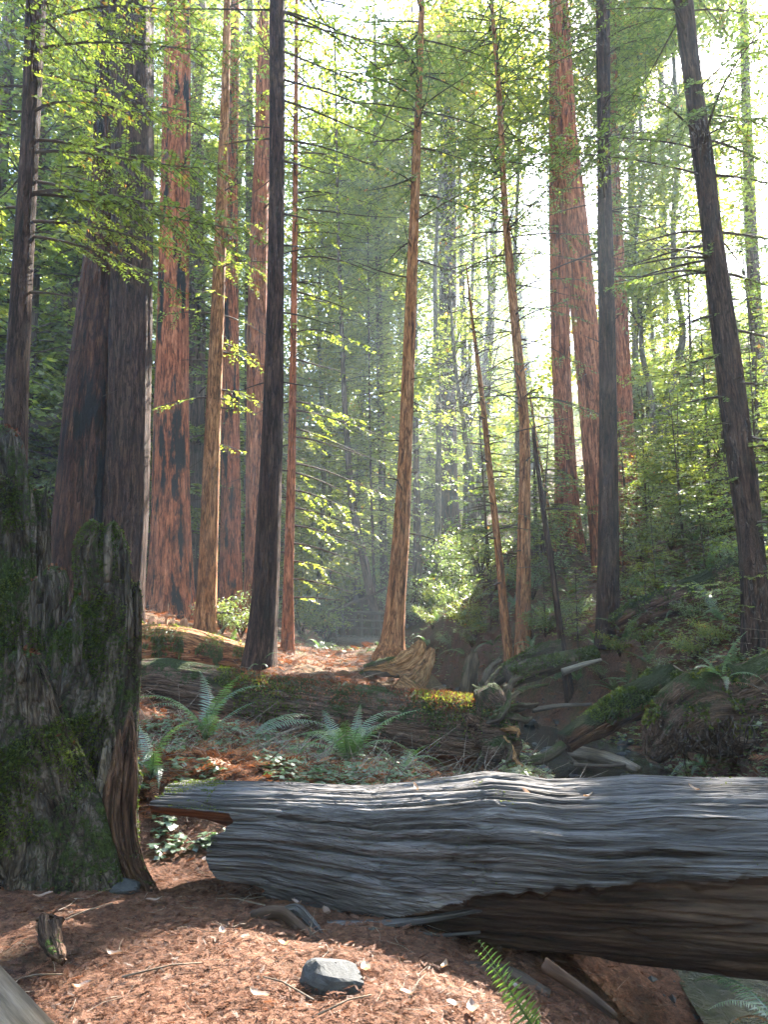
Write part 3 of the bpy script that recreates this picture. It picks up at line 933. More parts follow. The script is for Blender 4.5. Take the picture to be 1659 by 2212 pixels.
tree('leaning tall red redwood crossing in front of its upright neighbour', [(0, 1193, 1227), (200, 1202, 1240), (300, 1207, 1247), (500, 1218, 1271), (734, 1241, 1296), (900, 1255, 1322), (1100, 1272, 1337), (1240, 1285, 1350)], 22, 'bark_red', nu=60, amp=.07, k=2.4, H=44, flare=.12, low=[(12, 30, 90, 3.6, 1)], crown=(17, 30, 4.5), snags=8)
tree('dark straight redwood in front of the leaning red one', [(0, 1288, 1317), (300, 1291, 1319), (600, 1293, 1327), (900, 1296, 1333), (1200, 1293, 1337), (1366, 1289, 1338)], 16, 'bark_dark', nu=40, amp=.05, k=1.6, flare=.08, H=40, low=[(9, 15, 12, 2, .8)], snags=10, crown=(14, 25, 4), extra=[(600, 90, 1.0, .2, .3, 0), (550, -90, 1.6, -.4, 0, 0)])
tree('broad redwood with a flaring base behind the dark straight one', [(0, 1316, 1330), (300, 1320, 1337), (550, 1324, 1348), (750, 1330, 1360), (900, 1333, 1368), (1000, 1335, 1374), (1135, 1342, 1392)], 27, 'bark_red', nu=48, amp=.1, k=2, H=44, flare=.15, low=[(12, 28, 90, 3.0, 1), (16, 34, 60, 4.2, 1)], crown=(19, 25, 4), snags=6)
tree('thick dark redwood leaning left at the right edge of the picture', [(0, 1458, 1497), (200, 1482, 1520), (350, 1500, 1543), (500, 1518, 1560), (650, 1532, 1582), (800, 1550, 1605), (1000, 1575, 1630), (1200, 1600, 1652), (1420, 1607, 1668)], 11.5, 'bark_dark', nu=48, amp=.06, k=1.8, flare=.1, H=34,
     low=[(7, 16, 34, 3.2, 1)], extra=[(540, -80, 1.6, .05, .4, 1.3), (560, -100, 1.9, .05, .4, 1.3), (580, -70, 1.6, .05, .4, 1.3), (600, -95, 1.7, .1, .4, 1.3), (520, -90, 1.5, .05, .4, 1.3), (570, -120, 1.6, .05, .4, 1.3), (590, -85, 1.2, .1, .5, 1.3), (850, 95, 1.3, .05, .5, 1), (950, 80, 1.6, 0, .5, 1), (1050, -100, 1.2, .05, .5, 1.1), (780, -85, .9, .05, .5, 1), (700, -95, .9, -.1, .4, .9), (880, -100, 1.2, 0, .4, 1.1), (1150, 160, 1.3, .05, .3, 1.2), (990, 150, 1.2, .05, .4, 1.1), (600, 85, 1.8, 0, .5, 1), (400, 90, 2, .1, .5, 1), (1000, 110, 1.2, .05, .5, 1.2), (500, 95, 2.2, -.1, .4, 1), (300, 80, 2.2, 0, .5, 1), (720, 90, 1.6, -.1, .5, 1)], snags=10, crown=(11, 50, 3.8), leaf=.085, gap=.13, lgap=.05)  # dense leftward boughs halfway up are added to shade the grey log
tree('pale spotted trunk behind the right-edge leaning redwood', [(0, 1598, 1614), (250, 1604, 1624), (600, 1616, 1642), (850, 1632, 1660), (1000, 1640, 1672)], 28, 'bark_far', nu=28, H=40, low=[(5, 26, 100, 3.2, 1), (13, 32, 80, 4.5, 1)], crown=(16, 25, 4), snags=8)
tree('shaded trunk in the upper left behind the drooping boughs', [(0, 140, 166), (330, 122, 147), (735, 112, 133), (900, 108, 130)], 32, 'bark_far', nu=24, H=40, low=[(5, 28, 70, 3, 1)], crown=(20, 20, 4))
G2 = 'hazy redwoods beyond the footbridge'
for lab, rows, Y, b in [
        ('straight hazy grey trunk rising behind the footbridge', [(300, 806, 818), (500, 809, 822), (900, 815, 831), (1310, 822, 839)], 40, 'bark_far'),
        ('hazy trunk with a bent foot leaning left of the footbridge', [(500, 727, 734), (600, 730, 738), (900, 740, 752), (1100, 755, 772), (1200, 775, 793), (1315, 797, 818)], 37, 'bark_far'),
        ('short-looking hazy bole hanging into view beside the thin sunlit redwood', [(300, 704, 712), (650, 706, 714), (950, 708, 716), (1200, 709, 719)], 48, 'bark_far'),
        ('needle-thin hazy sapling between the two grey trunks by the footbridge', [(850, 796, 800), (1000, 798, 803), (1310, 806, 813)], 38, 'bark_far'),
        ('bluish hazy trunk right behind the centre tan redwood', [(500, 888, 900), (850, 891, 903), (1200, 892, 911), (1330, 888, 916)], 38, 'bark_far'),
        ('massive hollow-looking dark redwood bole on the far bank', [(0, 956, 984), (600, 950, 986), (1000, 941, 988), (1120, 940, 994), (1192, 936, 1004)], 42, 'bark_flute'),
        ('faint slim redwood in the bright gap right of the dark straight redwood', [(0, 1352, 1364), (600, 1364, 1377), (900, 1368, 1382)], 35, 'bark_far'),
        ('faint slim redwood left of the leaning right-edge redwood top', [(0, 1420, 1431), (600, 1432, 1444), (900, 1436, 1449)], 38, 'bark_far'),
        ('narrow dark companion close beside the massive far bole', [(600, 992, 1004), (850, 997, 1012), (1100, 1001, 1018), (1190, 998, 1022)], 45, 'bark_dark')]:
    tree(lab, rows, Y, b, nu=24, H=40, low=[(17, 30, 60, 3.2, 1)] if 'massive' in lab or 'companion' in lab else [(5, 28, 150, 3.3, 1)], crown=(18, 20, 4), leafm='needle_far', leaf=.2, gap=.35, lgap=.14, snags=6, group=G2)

# ---- farther redwoods: a few kinds, copied over the valley slopes
KINDS = []
for kk in range(5):
    g = np.random.default_rng(100 + kk)
    t = thing('distant_redwood', (0, 0, 0), 'x', 'tree', 'distant redwoods on the valley slopes')
    H = 42 + 3 * kk
    P = np.stack([np.cumsum(g.normal(0, .06, 14)), np.cumsum(g.normal(0, .06, 14)), np.linspace(-1, H, 14)], -1)
    P, r = resample(P, np.linspace(.42 + .05 * kk, .03, 14), .8)
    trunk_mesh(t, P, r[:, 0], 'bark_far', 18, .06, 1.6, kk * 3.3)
    mb = MB()
    for i in range(270):
        f = .08 + .92 * g.uniform(0, 1) ** 1.5
        branch(mb, P[min(int(f * len(P)), len(P) - 1)], g.uniform(0, 6.28), (3.6 + .3 * kk) * (1.15 - .95 * f) * g.uniform(.7, 1.2) + .4, up=g.uniform(0, .3), droop=g.uniform(.3, .7), r0=.04,
               leaf=.28, gap=.36, lgap=.16, cull=False, g=g, twig_r=.008, twl=.36)
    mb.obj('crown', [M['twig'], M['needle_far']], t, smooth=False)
    KINDS.append(t)

LAND = [(0, 'the left picture edge'), (60, 'the slim dark far-left redwood'), (260, 'the huge fluted redwood'), (380, 'the burnt-streaked redwood'), (475, 'the slender tan redwood'), (600, 'the nearest dark redwood'),
        (636, 'the thin sunlit redwood'), (890, 'the curved centre redwood'), (1095, 'the bowed slim redwood'), (1215, 'the crossing red trunks'), (1310, 'the dark straight right redwood'), (1545, 'the leaning right-edge redwood'), (1660, 'the right picture edge')]


def between(px):
    for (a, na), (b, nb) in zip(LAND[:-1], LAND[1:]):
        if a <= px < b:
            return na, nb
    return LAND[-2][1], LAND[-1][1]


ORD = ['first', 'second', 'third', 'fourth', 'fifth', 'sixth', 'seventh', 'eighth', 'ninth', 'tenth', 'eleventh', 'twelfth', 'thirteenth', 'fourteenth', 'fifteenth', 'sixteenth', 'seventeenth', 'eighteenth', 'nineteenth', 'twentieth']
spots = []
g = np.random.default_rng(5)
for px, Y in [(20, 24), (95, 38), (150, 26), (25, 52), (180, 60), (335, 34), (345, 55), (425, 32), (428, 52), (412, 80), (540, 60), (500, 75), (655, 34), (672, 62), (690, 46), (640, 85), (722, 78), (765, 55), (785, 70), (840, 62), (745, 100), (865, 90),
              (925, 60), (965, 75), (1030, 52), (1060, 40), (1045, 80), (1150, 48), (1160, 70), (1175, 36), (1260, 46), (1280, 70), (1365, 60), (1400, 48), (1430, 75), (1470, 55), (1500, 40), (1520, 66), (1575, 42), (1600, 58), (1640, 36), (1655, 72), (250, 45), (300, 80), (455, 100), (990, 105), (1110, 110), (1220, 95), (1460, 100), (590, 110), (90, 85),
              (445, 44), (560, 42), (665, 42), (700, 36), (760, 40), (820, 36), (935, 34), (1000, 40), (1070, 32), (1110, 44), (1160, 40), (1255, 36), (1400, 38), (1440, 44), (1600, 44), (1340, 46), (620, 52), (870, 46),
              (-60, 26), (-150, 32), (-90, 45), (1740, 30), (1800, 44), (1760, 22)]:
    spots.append((px, Y + g.uniform(-1.5, 1.5)))
bins = {}
for i, (px, Y) in enumerate(sorted(spots)):
    bins.setdefault(between(px), []).append((px, Y))
cnt = 0
for (na, nb), ls in bins.items():
    for j, (px, Y) in enumerate(ls):
        x = (px - 829.5) / FPX * Y / CP
        src = KINDS[cnt % 5]
        if px < 0 or px > 1659:
            lab = f'redwood just outside the view past {"the left" if px < 0 else "the right"} picture edge'
        elif len(ls) == 1:
            lab = f'distant hazy redwood seen between {na} and {nb}'
        else:
            lab = f'distant hazy redwood, {ORD[min(j, 19)]} from left between {na.replace("the ", "", 1)} and {nb.replace("the ", "", 1)}'
        loc = (x, Y, gz(x, Y))
        sc = g.uniform(.8, 1.15)
        # keep crowns out of the sunlit gaps and under the top of the haze
        Hk = 42 + 3 * (cnt % 5)
        v = np.array([x, Y]) - _LP[:, :2]
        al = (v @ SUN[:2]) / (SUN[:2] @ SUN[:2])
        dd = np.linalg.norm(v - al[:, None] * SUN[:2], axis=1)
        zr = _LP[:, 2] + al * SUN[2]
        blk = (al > 0) & (dd < 4.2) & (zr > loc[2] + 3)
        top = min([loc[2] + Hk * sc, 72] + list(zr[blk] - .5))
        sc = max(.3, (top - loc[2]) / Hk)
        if (sc < .42 or (640 < px < 1010 and Y < 58)) and cnt >= 5:
            continue
        if cnt < 5:
            src.location = loc
            src.rotation_euler = (0, 0, g.uniform(0, 6.28))
            src.scale = (sc,) * 3
            src['label'] = lab
        else:
            copy_thing(src, loc, g.uniform(0, 6.28), sc, lab, tilt=(g.normal(0, .03), g.normal(0, .03)))
        cnt += 1

g = np.random.default_rng(15)  # unseen redwoods added around the camera to cut skylight on front faces
for i, (x, y) in enumerate([(-7, -3), (-12, 3), (-4, -9), (3, -7), (9, -5), (12, 2), (-16, -6), (0, -14), (8, -13), (-9, -15), (16, -9), (15, 9), (-20, 6), (-14, 11), (19, 3), (4, -21), (-5, -24), (-22, -14)]):
    copy_thing(KINDS[i % 5], (x, y, gz(x, y)), g.uniform(0, 6.28), g.uniform(.6, .8), 'unseen redwood added around the viewpoint to shade the grove', 'unseen shading redwoods around the viewpoint')

# ------------------------------------------------------------------ fallen logs
def curve(pts, x):
    p = np.array(pts, float)
    return np.interp(x, p[:, 0], p[:, 1])


def px_log(xs, top, bot, yc, nt, nth, start=None, rfun=None, end_px=None, gseed=0.0, hollow=True):
    """log lying across the view: upper and lower outline rows give its axis and girth at depth yc; start(theta) is the broken left end"""
    th = np.linspace(-math.pi / 2 - .35, 1.5 * math.pi - .35, nth, endpoint=False)   # from below, past the front (0), the top (90 degrees), the back
    x0 = start(th) if start is not None else np.full(nth, xs[0])
    x1 = end_px if end_px is not None else xs[1]
    u = np.linspace(0, 1, nt)
    X = x0[None, :] + (x1 - x0)[None, :] * u[:, None]
    T_, B_ = curve(top, X), curve(bot, X)
    Y = curve(yc, X)
    at_ = np.arctan((T_ - 1106) / FPX) - PITCH
    ab_ = np.arctan((B_ - 1106) / FPX) - PITCH
    a = (at_ + ab_) / 2
    hf = (ab_ - at_) / 2
    D = Y / np.cos(a)
    Rr = D * np.sin(hf)
    z = CAMZ - Y * np.tan(a)
    k = Y / (CP - (1106 - (T_ + B_) / 2) / FPX * SP)
    x = (X - 829.5) / FPX * k
    TH = np.repeat(th[None, :], nt, 0)
    arc = TH
    f = np.ones_like(X) if rfun is None else rfun(TH, x, X)
    r = Rr * f
    c, s = np.cos(TH), np.sin(TH)
    V = np.stack([x, Y - r * c * np.cos(a) + r * s * np.sin(a), z + r * c * np.sin(a) + r * s * np.cos(a)], -1)
    G = np.stack([np.cos(TH) * Rr, np.sin(TH) * Rr, x + gseed], -1)
    idx = np.arange(nt * nth).reshape(nt, nth)
    A, B = idx[:-1], idx[1:]
    Q = np.stack([A, B, np.roll(B, -1, 1), np.roll(A, -1, 1)], -1)
    mid = TH[:-1] + 0
    ax = np.stack([x, Y, z], -1)
    cap = None
    if hollow:                                    # torn, hollowed end: the rim steps inwards, then dives into the log
        rings = [V[0]]
        gs = [G[0]]
        for sc, dx in ((.84, .0), (.74, .12), (.62, .34), (.3, .5), (.02, .55)):
            n_ = fbm(np.stack([np.cos(th) * 2.5, np.sin(th) * 2.5, np.full(nth, sc * 4)], -1), 3)
            p = ax[0] + (V[0] - ax[0]) * (sc + .12 * n_)[:, None]
            p[:, 0] += dx + .05 * n_
            rings.append(p)
            gs.append(G[0] * sc + [0, 0, dx])
        cv = np.concatenate(rings)
        ci = np.arange(len(cv)).reshape(-1, nth)
        a_, b_ = ci[:-1], ci[1:]
        cap = (cv, np.stack([a_, np.roll(a_, -1, 1), np.roll(b_, -1, 1), b_], -1).reshape(-1, 4), np.concatenate(gs))
    return V, G, Q, TH, X, cap


def moss_tufts(V, Q, n, size, mask, seed=1, up=0.0, hang=0.0, w=.28, jit=.55):
    """tiny moss leaves strewn over a surface where mask(centres, normals) allows"""
    g = np.random.default_rng(seed)
    V = np.asarray(V).reshape(-1, 3)
    Q = np.asarray(Q).reshape(-1, 4)
    a, b, c, d = (V[Q[:, i]] for i in range(4))
    nn = np.cross(c - a, d - b)
    ar = np.linalg.norm(nn, axis=1) + 1e-12
    nn = nn / ar[:, None]
    ce = (a + b + c + d) / 4
    pw = ar * np.clip(mask(ce, nn), 0, None)
    pk = g.choice(len(Q), n, p=pw / pw.sum())
    s, t = g.uniform(0, 1, (2, n, 1))
    B = (a[pk] * (1 - s) + b[pk] * s) * (1 - t) + (d[pk] * (1 - s) + c[pk] * s) * t
    D = unit(nn[pk] * g.uniform(.2, 1, (n, 1)) + g.normal(0, jit, (n, 3)) + UP * up - UP * hang * g.uniform(.5, 1, (n, 1)))
    mb = MB()
    L = size * g.uniform(.5, 1.5, n)
    base = fbm(B * 3, 3) * .5 + .45
    leaf_quads(mb, B - D * .004, D, unit(g.normal(0, 1, (n, 3))), L, L * w, np.clip(base + g.normal(0, .16, n), 0, 1), 0)
    return mb


# the weathered grey log across the foreground
def grey_start(th):
    deg = np.degrees((th + math.pi) % (2 * math.pi) - math.pi)
    pts = [(-180, 520), (-120, 600), (-60, 590), (-38, 583), (-34, 500), (-20, 472), (4, 480), (10, 505), (27, 520), (32, 338), (45, 350), (90, 384), (120, 420), (150, 470), (180, 520)]
    x = curve(pts, deg)
    return x + 14 * fbm(np.stack([np.cos(th) * 9, np.sin(th) * 9, th * 0], -1), 3)


RIDGE = [(300, -60), (580, -52), (700, -45), (829, -37), (1030, -17), (1295, -6), (1490, 1), (1659, 7), (2000, 10)]


def grey_rad(TH, x, X):
    deg = np.degrees((TH + math.pi) % (2 * math.pi) - math.pi)
    wav = fbm(np.stack([x * .8, TH * .5, x * 0], -1), 3)
    th2 = TH + .06 * wav
    r = 1 + .03 * wav
    n1 = vnoise(np.stack([th2 * 7, x * .35, x * 0 + 3], -1))
    n2 = vnoise(np.stack([th2 * 19, x * .6, x * 0 + 7], -1))
    n3 = vnoise(np.stack([th2 * 47, x * .9, x * 0 + 9], -1))
    r += .016 * n1 + .007 * n2 + .005 * n3
    r += .007 * fbm(np.stack([th2 * 9, x * 4, x * 0 + 77], -1), 4)
    # long drying cracks
    for d0, xa, xb, ph in ((58, -1.2, 1.1, 1), (44, -.2, 2.2, 2), (27, -1.5, .9, 3), (14, -.3, 1.9, 4), (2, -1.3, .6, 5), (-12, -1.2, .1, 6), (36, -1.9, -.5, 7)):
        cen = d0 + 5 * vnoise(np.stack([x * .8 + ph * 9, x * 0, x * 0], -1)) + 1.2 * vnoise(np.stack([x * 5 + ph, x * 0, x * 0], -1))
        dg = np.degrees((TH + math.pi) % (2 * math.pi) - math.pi) - cen
        env = np.clip((x - xa) / .4, 0, 1) * np.clip((xb - x) / .4, 0, 1)
        r = r - env * (.09 * np.exp(-(dg / 1.25) ** 2) - .018 * np.exp(-((dg + 4) / 2.6) ** 2))
    # flaked plates with broken edges
    pl = fbm(np.stack([th2 * 3.4, x * .8, x * 0 + 101], -1), 4)
    r += .022 * np.clip((pl - .05) * 25, 0, 1) + .016 * np.clip((pl + .2) * 25, 0, 1)
    k1 = vnoise(np.stack([th2 * 4.2, x * .3, x * 0 + 21], -1))
    r -= .075 * np.exp(-(k1 / .04) ** 2) * np.clip(.7 + vnoise(np.stack([th2 * 2, x * .9, x * 0 + 31], -1)), 0, 1)
    k2 = vnoise(np.stack([th2 * 9, x * .4, x * 0 + 41], -1))
    r -= .025 * np.exp(-(k2 / .06) ** 2) * np.clip(.2 + vnoise(np.stack([th2 * 3, x * 1.3, x * 0 + 51], -1)), 0, 1) * 1.6
    k3 = vnoise(np.stack([th2 * 6.3 + .3 * wav, x * .33, x * 0 + 71], -1))
    r -= .05 * np.exp(-(k3 / .035) ** 2) * np.clip(.5 + vnoise(np.stack([th2 * 2.5, x * 1.1, x * 0 + 81], -1)), 0, 1)
    k4 = vnoise(np.stack([th2 * 15, x * .9, x * 0 + 91], -1))
    r -= .015 * np.exp(-(k4 / .08) ** 2)
    # the rotted-away underside below a ragged ledge
    rg = curve(RIDGE, X) + 6 * fbm(np.stack([x * 2.2, x * 0, x * 0 + 2], -1), 4) + 3 * vnoise(np.stack([x * 14, x * 0, x * 0], -1))
    under = np.clip((rg - deg) / 5, 0, 1) * np.clip((deg + 150) / 20, 0, 1)
    deep = curve([(300, .02), (580, .05), (800, .12), (1030, .2), (1300, .2), (1659, .17), (2000, .15)], X)
    r -= under * (deep + .03 * vnoise(np.stack([TH * 3, x * 2, x * 0 + 61], -1)))
    # a shallow scar with a lip on the right half
    sc = np.exp(-((deg - 26) / 5) ** 2) * np.exp(-((X - 1460) / 75) ** 2)
    lip = np.exp(-((deg - 33) / 4) ** 2) * np.exp(-((X - 1460) / 85) ** 2)
    r += .05 * lip - .07 * sc
    # knob on top
    r += .02 * np.exp(-((deg - 80) / 26) ** 2) * np.exp(-((X - 1070) / 60) ** 2)
    return r


V, G, Q, TH, X, cap = px_log((350, 1900), [(300, 1690), (384, 1692), (600, 1696), (800, 1702), (900, 1693), (1000, 1686), (1060, 1680), (1130, 1684), (1200, 1694), (1300, 1692), (1400, 1684), (1500, 1688), (1700, 1688), (2000, 1690)],
                             [(300, 1940), (580, 1962), (700, 2000), (829, 2046), (1050, 2095), (1300, 2120), (1659, 2150), (2000, 2160)],
                             [(300, 5.25), (600, 5.15), (1000, 4.95), (1659, 4.6), (2000, 4.5)], 420, 400, grey_start, grey_rad, 1950, 3.0)
t = thing('grey_log', (V[:, :, 0].mean(), 4.9, 0), 'long weathered grey log with a painted skylight-blue tint lying across the foreground', 'log')
mb = MB()
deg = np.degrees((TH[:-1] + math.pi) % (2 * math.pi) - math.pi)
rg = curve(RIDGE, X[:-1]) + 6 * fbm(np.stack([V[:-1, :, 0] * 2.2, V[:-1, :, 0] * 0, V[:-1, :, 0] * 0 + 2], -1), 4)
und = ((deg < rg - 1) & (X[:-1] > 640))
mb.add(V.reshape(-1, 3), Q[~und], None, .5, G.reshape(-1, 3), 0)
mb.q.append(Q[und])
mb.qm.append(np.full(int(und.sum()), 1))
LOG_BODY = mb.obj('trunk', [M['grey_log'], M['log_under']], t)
mb = MB()
mb.add(cap[0], cap[1], None, .5, cap[2])
mb.obj('rotten_core', M['rot'], t)
mo = moss_tufts(V, Q[~und], 3500, .012, lambda c, n: (fbm(c * 5, 3) > -.05) * (c[:, 0] < -1.0) * (n[:, 2] > .1) * 1.0 + (fbm(c * 3 + 4, 3) > .33) * (n[:, 2] > .5) * .1, 3)
mo.obj('moss', M['moss'], t, smooth=False)
# splintered slabs under the ledge
for pts, r0, r1, sq in [([(690, 2002), (800, 1998), (920, 1985), (1040, 1962)], .05, .03, .5), ([(760, 2030), (860, 2040), (960, 2030)], .05, .03, .6), ([(880, 2014), (960, 2020), (1038, 2013)], .022, .012, .5), ([(1290, 1925), (1400, 1920), (1490, 1905)], .035, .03, .5)]:
    mb = MB()
    P = np.array([at(a, b, 4.55) for a, b in pts])
    P, c = resample(P, np.linspace(r0, r1, len(P)), .04)
    Vs, Qs, Ts, Gs = sweep(P, c[:, 0], 14, lambda th, L, r: 1 + .5 * fbm(np.stack([np.cos(th) * 2, np.sin(th) * 2, L * 3], -1), 3), squash=(1, sq), ref=(0, 0, 1))
    mb.add(Vs, Qs, Ts, .5, Gs)
    mb.obj('splinter', M['grey_log'], t)

# the long mossy log with the root plate
def mossy_rad(TH, x, X):
    r = 1 + .09 * fbm(np.stack([TH * 1.3, x * .9, x * 0], -1), 4) + .03 * vnoise(np.stack([TH * 9, x * 1.5, x * 0 + 5], -1))
    deg = np.degrees((TH + math.pi) % (2 * math.pi) - math.pi)
    u = np.clip((-22 - deg + 10 * vnoise(np.stack([x * 1.6, x * 0, x * 0], -1))) / 8, 0, 1) * np.clip((deg + 150) / 20, 0, 1)
    return r - u * curve([(200, .0), (820, .02), (900, .22), (1030, .22), (1120, .1)], X)


V, G, Q, TH, X, cap = px_log((150, 1120), [(100, 1432), (270, 1425), (360, 1421), (450, 1434), (600, 1457), (750, 1474), (900, 1492), (1000, 1502), (1120, 1515)],
                             [(100, 1515), (270, 1535), (360, 1548), (450, 1568), (600, 1602), (750, 1628), (900, 1660), (1000, 1680), (1120, 1680)],
                             [(100, 11.9), (400, 11.6), (1120, 10.9)], 200, 110, None, mossy_rad, 1110, 8.0, hollow=False)
t = thing('mossy_log', (V[:, :, 0].mean(), 11.2, 0), 'long moss-covered fallen log with a torn root plate at its right end', 'log')
mb = MB()
dg = np.degrees((TH[:-1] + math.pi) % (2 * math.pi) - math.pi)
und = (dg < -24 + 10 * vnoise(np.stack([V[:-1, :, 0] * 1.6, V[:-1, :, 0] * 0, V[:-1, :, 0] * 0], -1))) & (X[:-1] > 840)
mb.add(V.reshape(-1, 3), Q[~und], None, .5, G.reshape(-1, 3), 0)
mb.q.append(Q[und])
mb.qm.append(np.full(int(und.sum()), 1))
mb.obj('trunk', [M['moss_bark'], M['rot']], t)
tag(moss_tufts(V, Q[~und], 9000, .05, lambda c, n: (n[:, 2] > .6) * (c[:, 0] > -2.2) * (fbm(c * 1.1 + 9, 3) > -.25) + .12 * (fbm(c * 1.7 + 5, 3) > .12) * (c[:, 0] > -2.2), 4, hang=.5, w=.12).obj('needle_debris', M['litter'], t, smooth=False), kind='stuff')
mo = moss_tufts(V, Q[~und], 8000, .035, lambda c, n: (fbm(c * 1.6, 4) > .02) * (n[:, 1] < .5) * (c[:, 0] > -2.4) * (n[:, 2] > -.5), 5, hang=.5)
mo.obj('moss', M['moss'], t, smooth=False)
# root plate: a knotty disc of roots at the log's end
ce = at(1085, 1590, 10.9)
for i, pts in enumerate([[(1060, 1540, 11), (1050, 1500, 11.2), (1062, 1470, 11.3), (1082, 1442, 11.4)], [(1060, 1535, 10.8), (1090, 1500, 10.8), (1110, 1470, 10.9), (1130, 1462, 11)], [(1070, 1545, 10.6), (1110, 1528, 10.5), (1150, 1524, 10.5), (1165, 1520, 10.5)],
                         [(1075, 1560, 10.6), (1112, 1550, 10.5), (1140, 1556, 10.4), (1152, 1548, 10.4)], [(1075, 1580, 10.6), (1105, 1575, 10.4), (1120, 1580, 10.4), (1118, 1592, 10.3)], [(1080, 1570, 10.7), (1085, 1600, 10.6), (1078, 1640, 10.5), (1090, 1668, 10.4)],
                         [(1065, 1590, 10.6), (1098, 1605, 10.4), (1112, 1640, 10.3), (1130, 1655, 10.2)], [(1070, 1550, 11.2), (1050, 1530, 11.5), (1040, 1495, 11.6), (1020, 1480, 11.7)], [(1050, 1600, 10.5), (1040, 1640, 10.4), (1020, 1670, 10.3)],
                         [(1065, 1540, 10.9), (1085, 1520, 10.9), (1130, 1490, 11.1), (1185, 1478, 11.3)], [(1060, 1560, 10.5), (1085, 1545, 10.3), (1100, 1510, 10.4), (1100, 1490, 10.5)], [(1080, 1590, 10.5), (1104, 1620, 10.3), (1092, 1650, 10.2)]]):
    mb = MB()
    tube(mb, [at(*p) for p in pts], .075 - .002 * i, .014, nu=14, step=.04, rough=.7, seed=i * 3.1)
    mb.obj('root', M['pale_wood'] if i in (4, 5, 6) else M['mossy_limb'], t)
mb = MB()
P = [at(1040, 1585, 10.9), at(1070, 1583, 10.8), at(1092, 1580, 10.7), at(1104, 1580, 10.7)]
P, c = resample(np.array(P), np.array([.48, .6, .5, .2]), .04)
V, Q, T, G = sweep(P, c[:, 0], 40, lambda th, L, r: 1 + .75 * fbm(np.stack([np.cos(th) * 2.4, np.sin(th) * 2.4, L * 6], -1), 4), squash=(1, .8))
mb.add(V, Q, T, .5, G)
mb.obj('root_plate', M['moss_bark'], t)

# the third, bark-and-moss log on the left
V, G, Q, TH, X, cap = px_log((180, 545), [(150, 1318), (250, 1334), (300, 1346), (350, 1348), (420, 1360), (480, 1377), (545, 1396)], [(150, 1425), (250, 1440), (300, 1444), (350, 1440), (420, 1442), (480, 1447), (545, 1446)],
                             [(150, 14.4), (545, 14.2)], 90, 80, None, lambda TH, x, X: 1 + .08 * fbm(np.stack([TH * 1.5, x * 1.2, x * 0 + 3], -1), 4) + .04 * vnoise(np.stack([TH * 8, x * 1.2, x * 0 + 5], -1)), 540, 21.0)
t = thing('draped_log', (V[:, :, 0].mean(), 14.3, 0), 'smaller log with hanging curtains of yellow-green moss beside the fence posts', 'log')
mb = MB()
mb.add(V.reshape(-1, 3), Q.reshape(-1, 4), None, .5, G.reshape(-1, 3))
mb.add(cap[0], cap[1], None, .5, cap[2])
mb.obj('trunk', M['bark_tan'], t)
mo = moss_tufts(V, Q.reshape(-1, 4), 8000, .07, lambda c, n: (vnoise(np.stack([c[:, 0] * 4.3 + 40, c[:, 0] * .7, c[:, 2] * .6], -1)) > -.25) * (n[:, 1] < .4) * (n[:, 2] > -.15 + .45 * vnoise(np.stack([c[:, 0] * 9, c[:, 0] * 0, c[:, 0] * 0], -1))) * (c[:, 0] > -4.7), 6, hang=1.6, w=.1, jit=.2)
mo.obj('moss', M['moss'], t, smooth=False)


# ------------------------------------------------------------------ the broken stump on the left
def shard(parent, rows, Y, m='stump', sq=.6, nu=40, amp=.22, seed=0., name='shard', top=True, step=.03, lean=0.0):
    P = np.array([at((a + b) / 2, py, Y + lean * (py - rows[-1][0]) / 1000.0) for py, a, b in rows])[::-1]
    r = np.array([(b - a) / 2 * mpp(py, Y) for py, a, b in rows])[::-1]
    P, c = resample(P, r, step)

    def dsp(th, L, r):
        p = np.stack([np.cos(th) * 1.7 + seed, np.sin(th) * 1.7 * 1.2, L * .5 + seed], -1)
        q = np.stack([np.cos(th) * 6 + seed, np.sin(th) * 6, L * 1.2], -1)
        w = np.stack([np.cos(th) * 3 + seed, np.sin(th) * 3, L * 7], -1)
        e = np.stack([np.cos(th) * 11 + seed, np.sin(th) * 11, L * 1.6], -1)
        return 1 + amp * fbm(p, 4) + amp * .4 * (.5 - np.abs(vnoise(e))) + amp * .45 * (1 - 2 * np.abs(vnoise(q))) * .6 + .09 * fbm(w, 3)
    V, Q, T, G = sweep(P, np.maximum(c[:, 0], .006), nu, dsp, squash=(1, sq), ref=(0, -1, 0.0), gseed=seed * 5)
    mb = MB()
    mb.add(V, Q, T, .5, G)
    mb.obj(name, M[m], parent)
    return V, Q


bs = at(150, 1900, 5.4)
st = thing('broken_stump', (bs[0], bs[1], 0), 'tall shattered redwood stump covered in moss at the left edge', 'stump')
SH = []
SH.append(shard(st, [(1128, 240, 247), (1142, 226, 258), (1165, 214, 270), (1200, 202, 279), (1250, 184, 283), (1300, 160, 284), (1400, 112, 283), (1480, 84, 286), (1560, 40, 292), (1640, -10, 294), (1750, -50, 290), (1880, -90, 285), (2000, -130, 280)], 5.4, seed=1.3, nu=150, amp=.1, sq=.42, lean=-.35))
SH.append(shard(st, [(922, -6, 12), (950, -20, 42), (1000, -30, 52), (1060, -40, 60), (1150, -50, 70), (1300, -60, 76), (1500, -70, 84), (1700, -80, 90)], 6.25, seed=4.1, nu=90, amp=.25))
SH.append(shard(st, [(1060, 78, 92), (1080, 64, 102), (1140, 60, 105), (1230, 58, 108), (1330, 58, 112), (1500, 60, 118)], 6.5, 'stump', seed=7.7, nu=50, amp=.35, sq=.4))
SH.append(shard(st, [(1232, 84, 112), (1245, 74, 138), (1290, 68, 142), (1400, 62, 142), (1500, 58, 150), (1700, 50, 160)], 6.0, seed=9.2, nu=70, amp=.25))
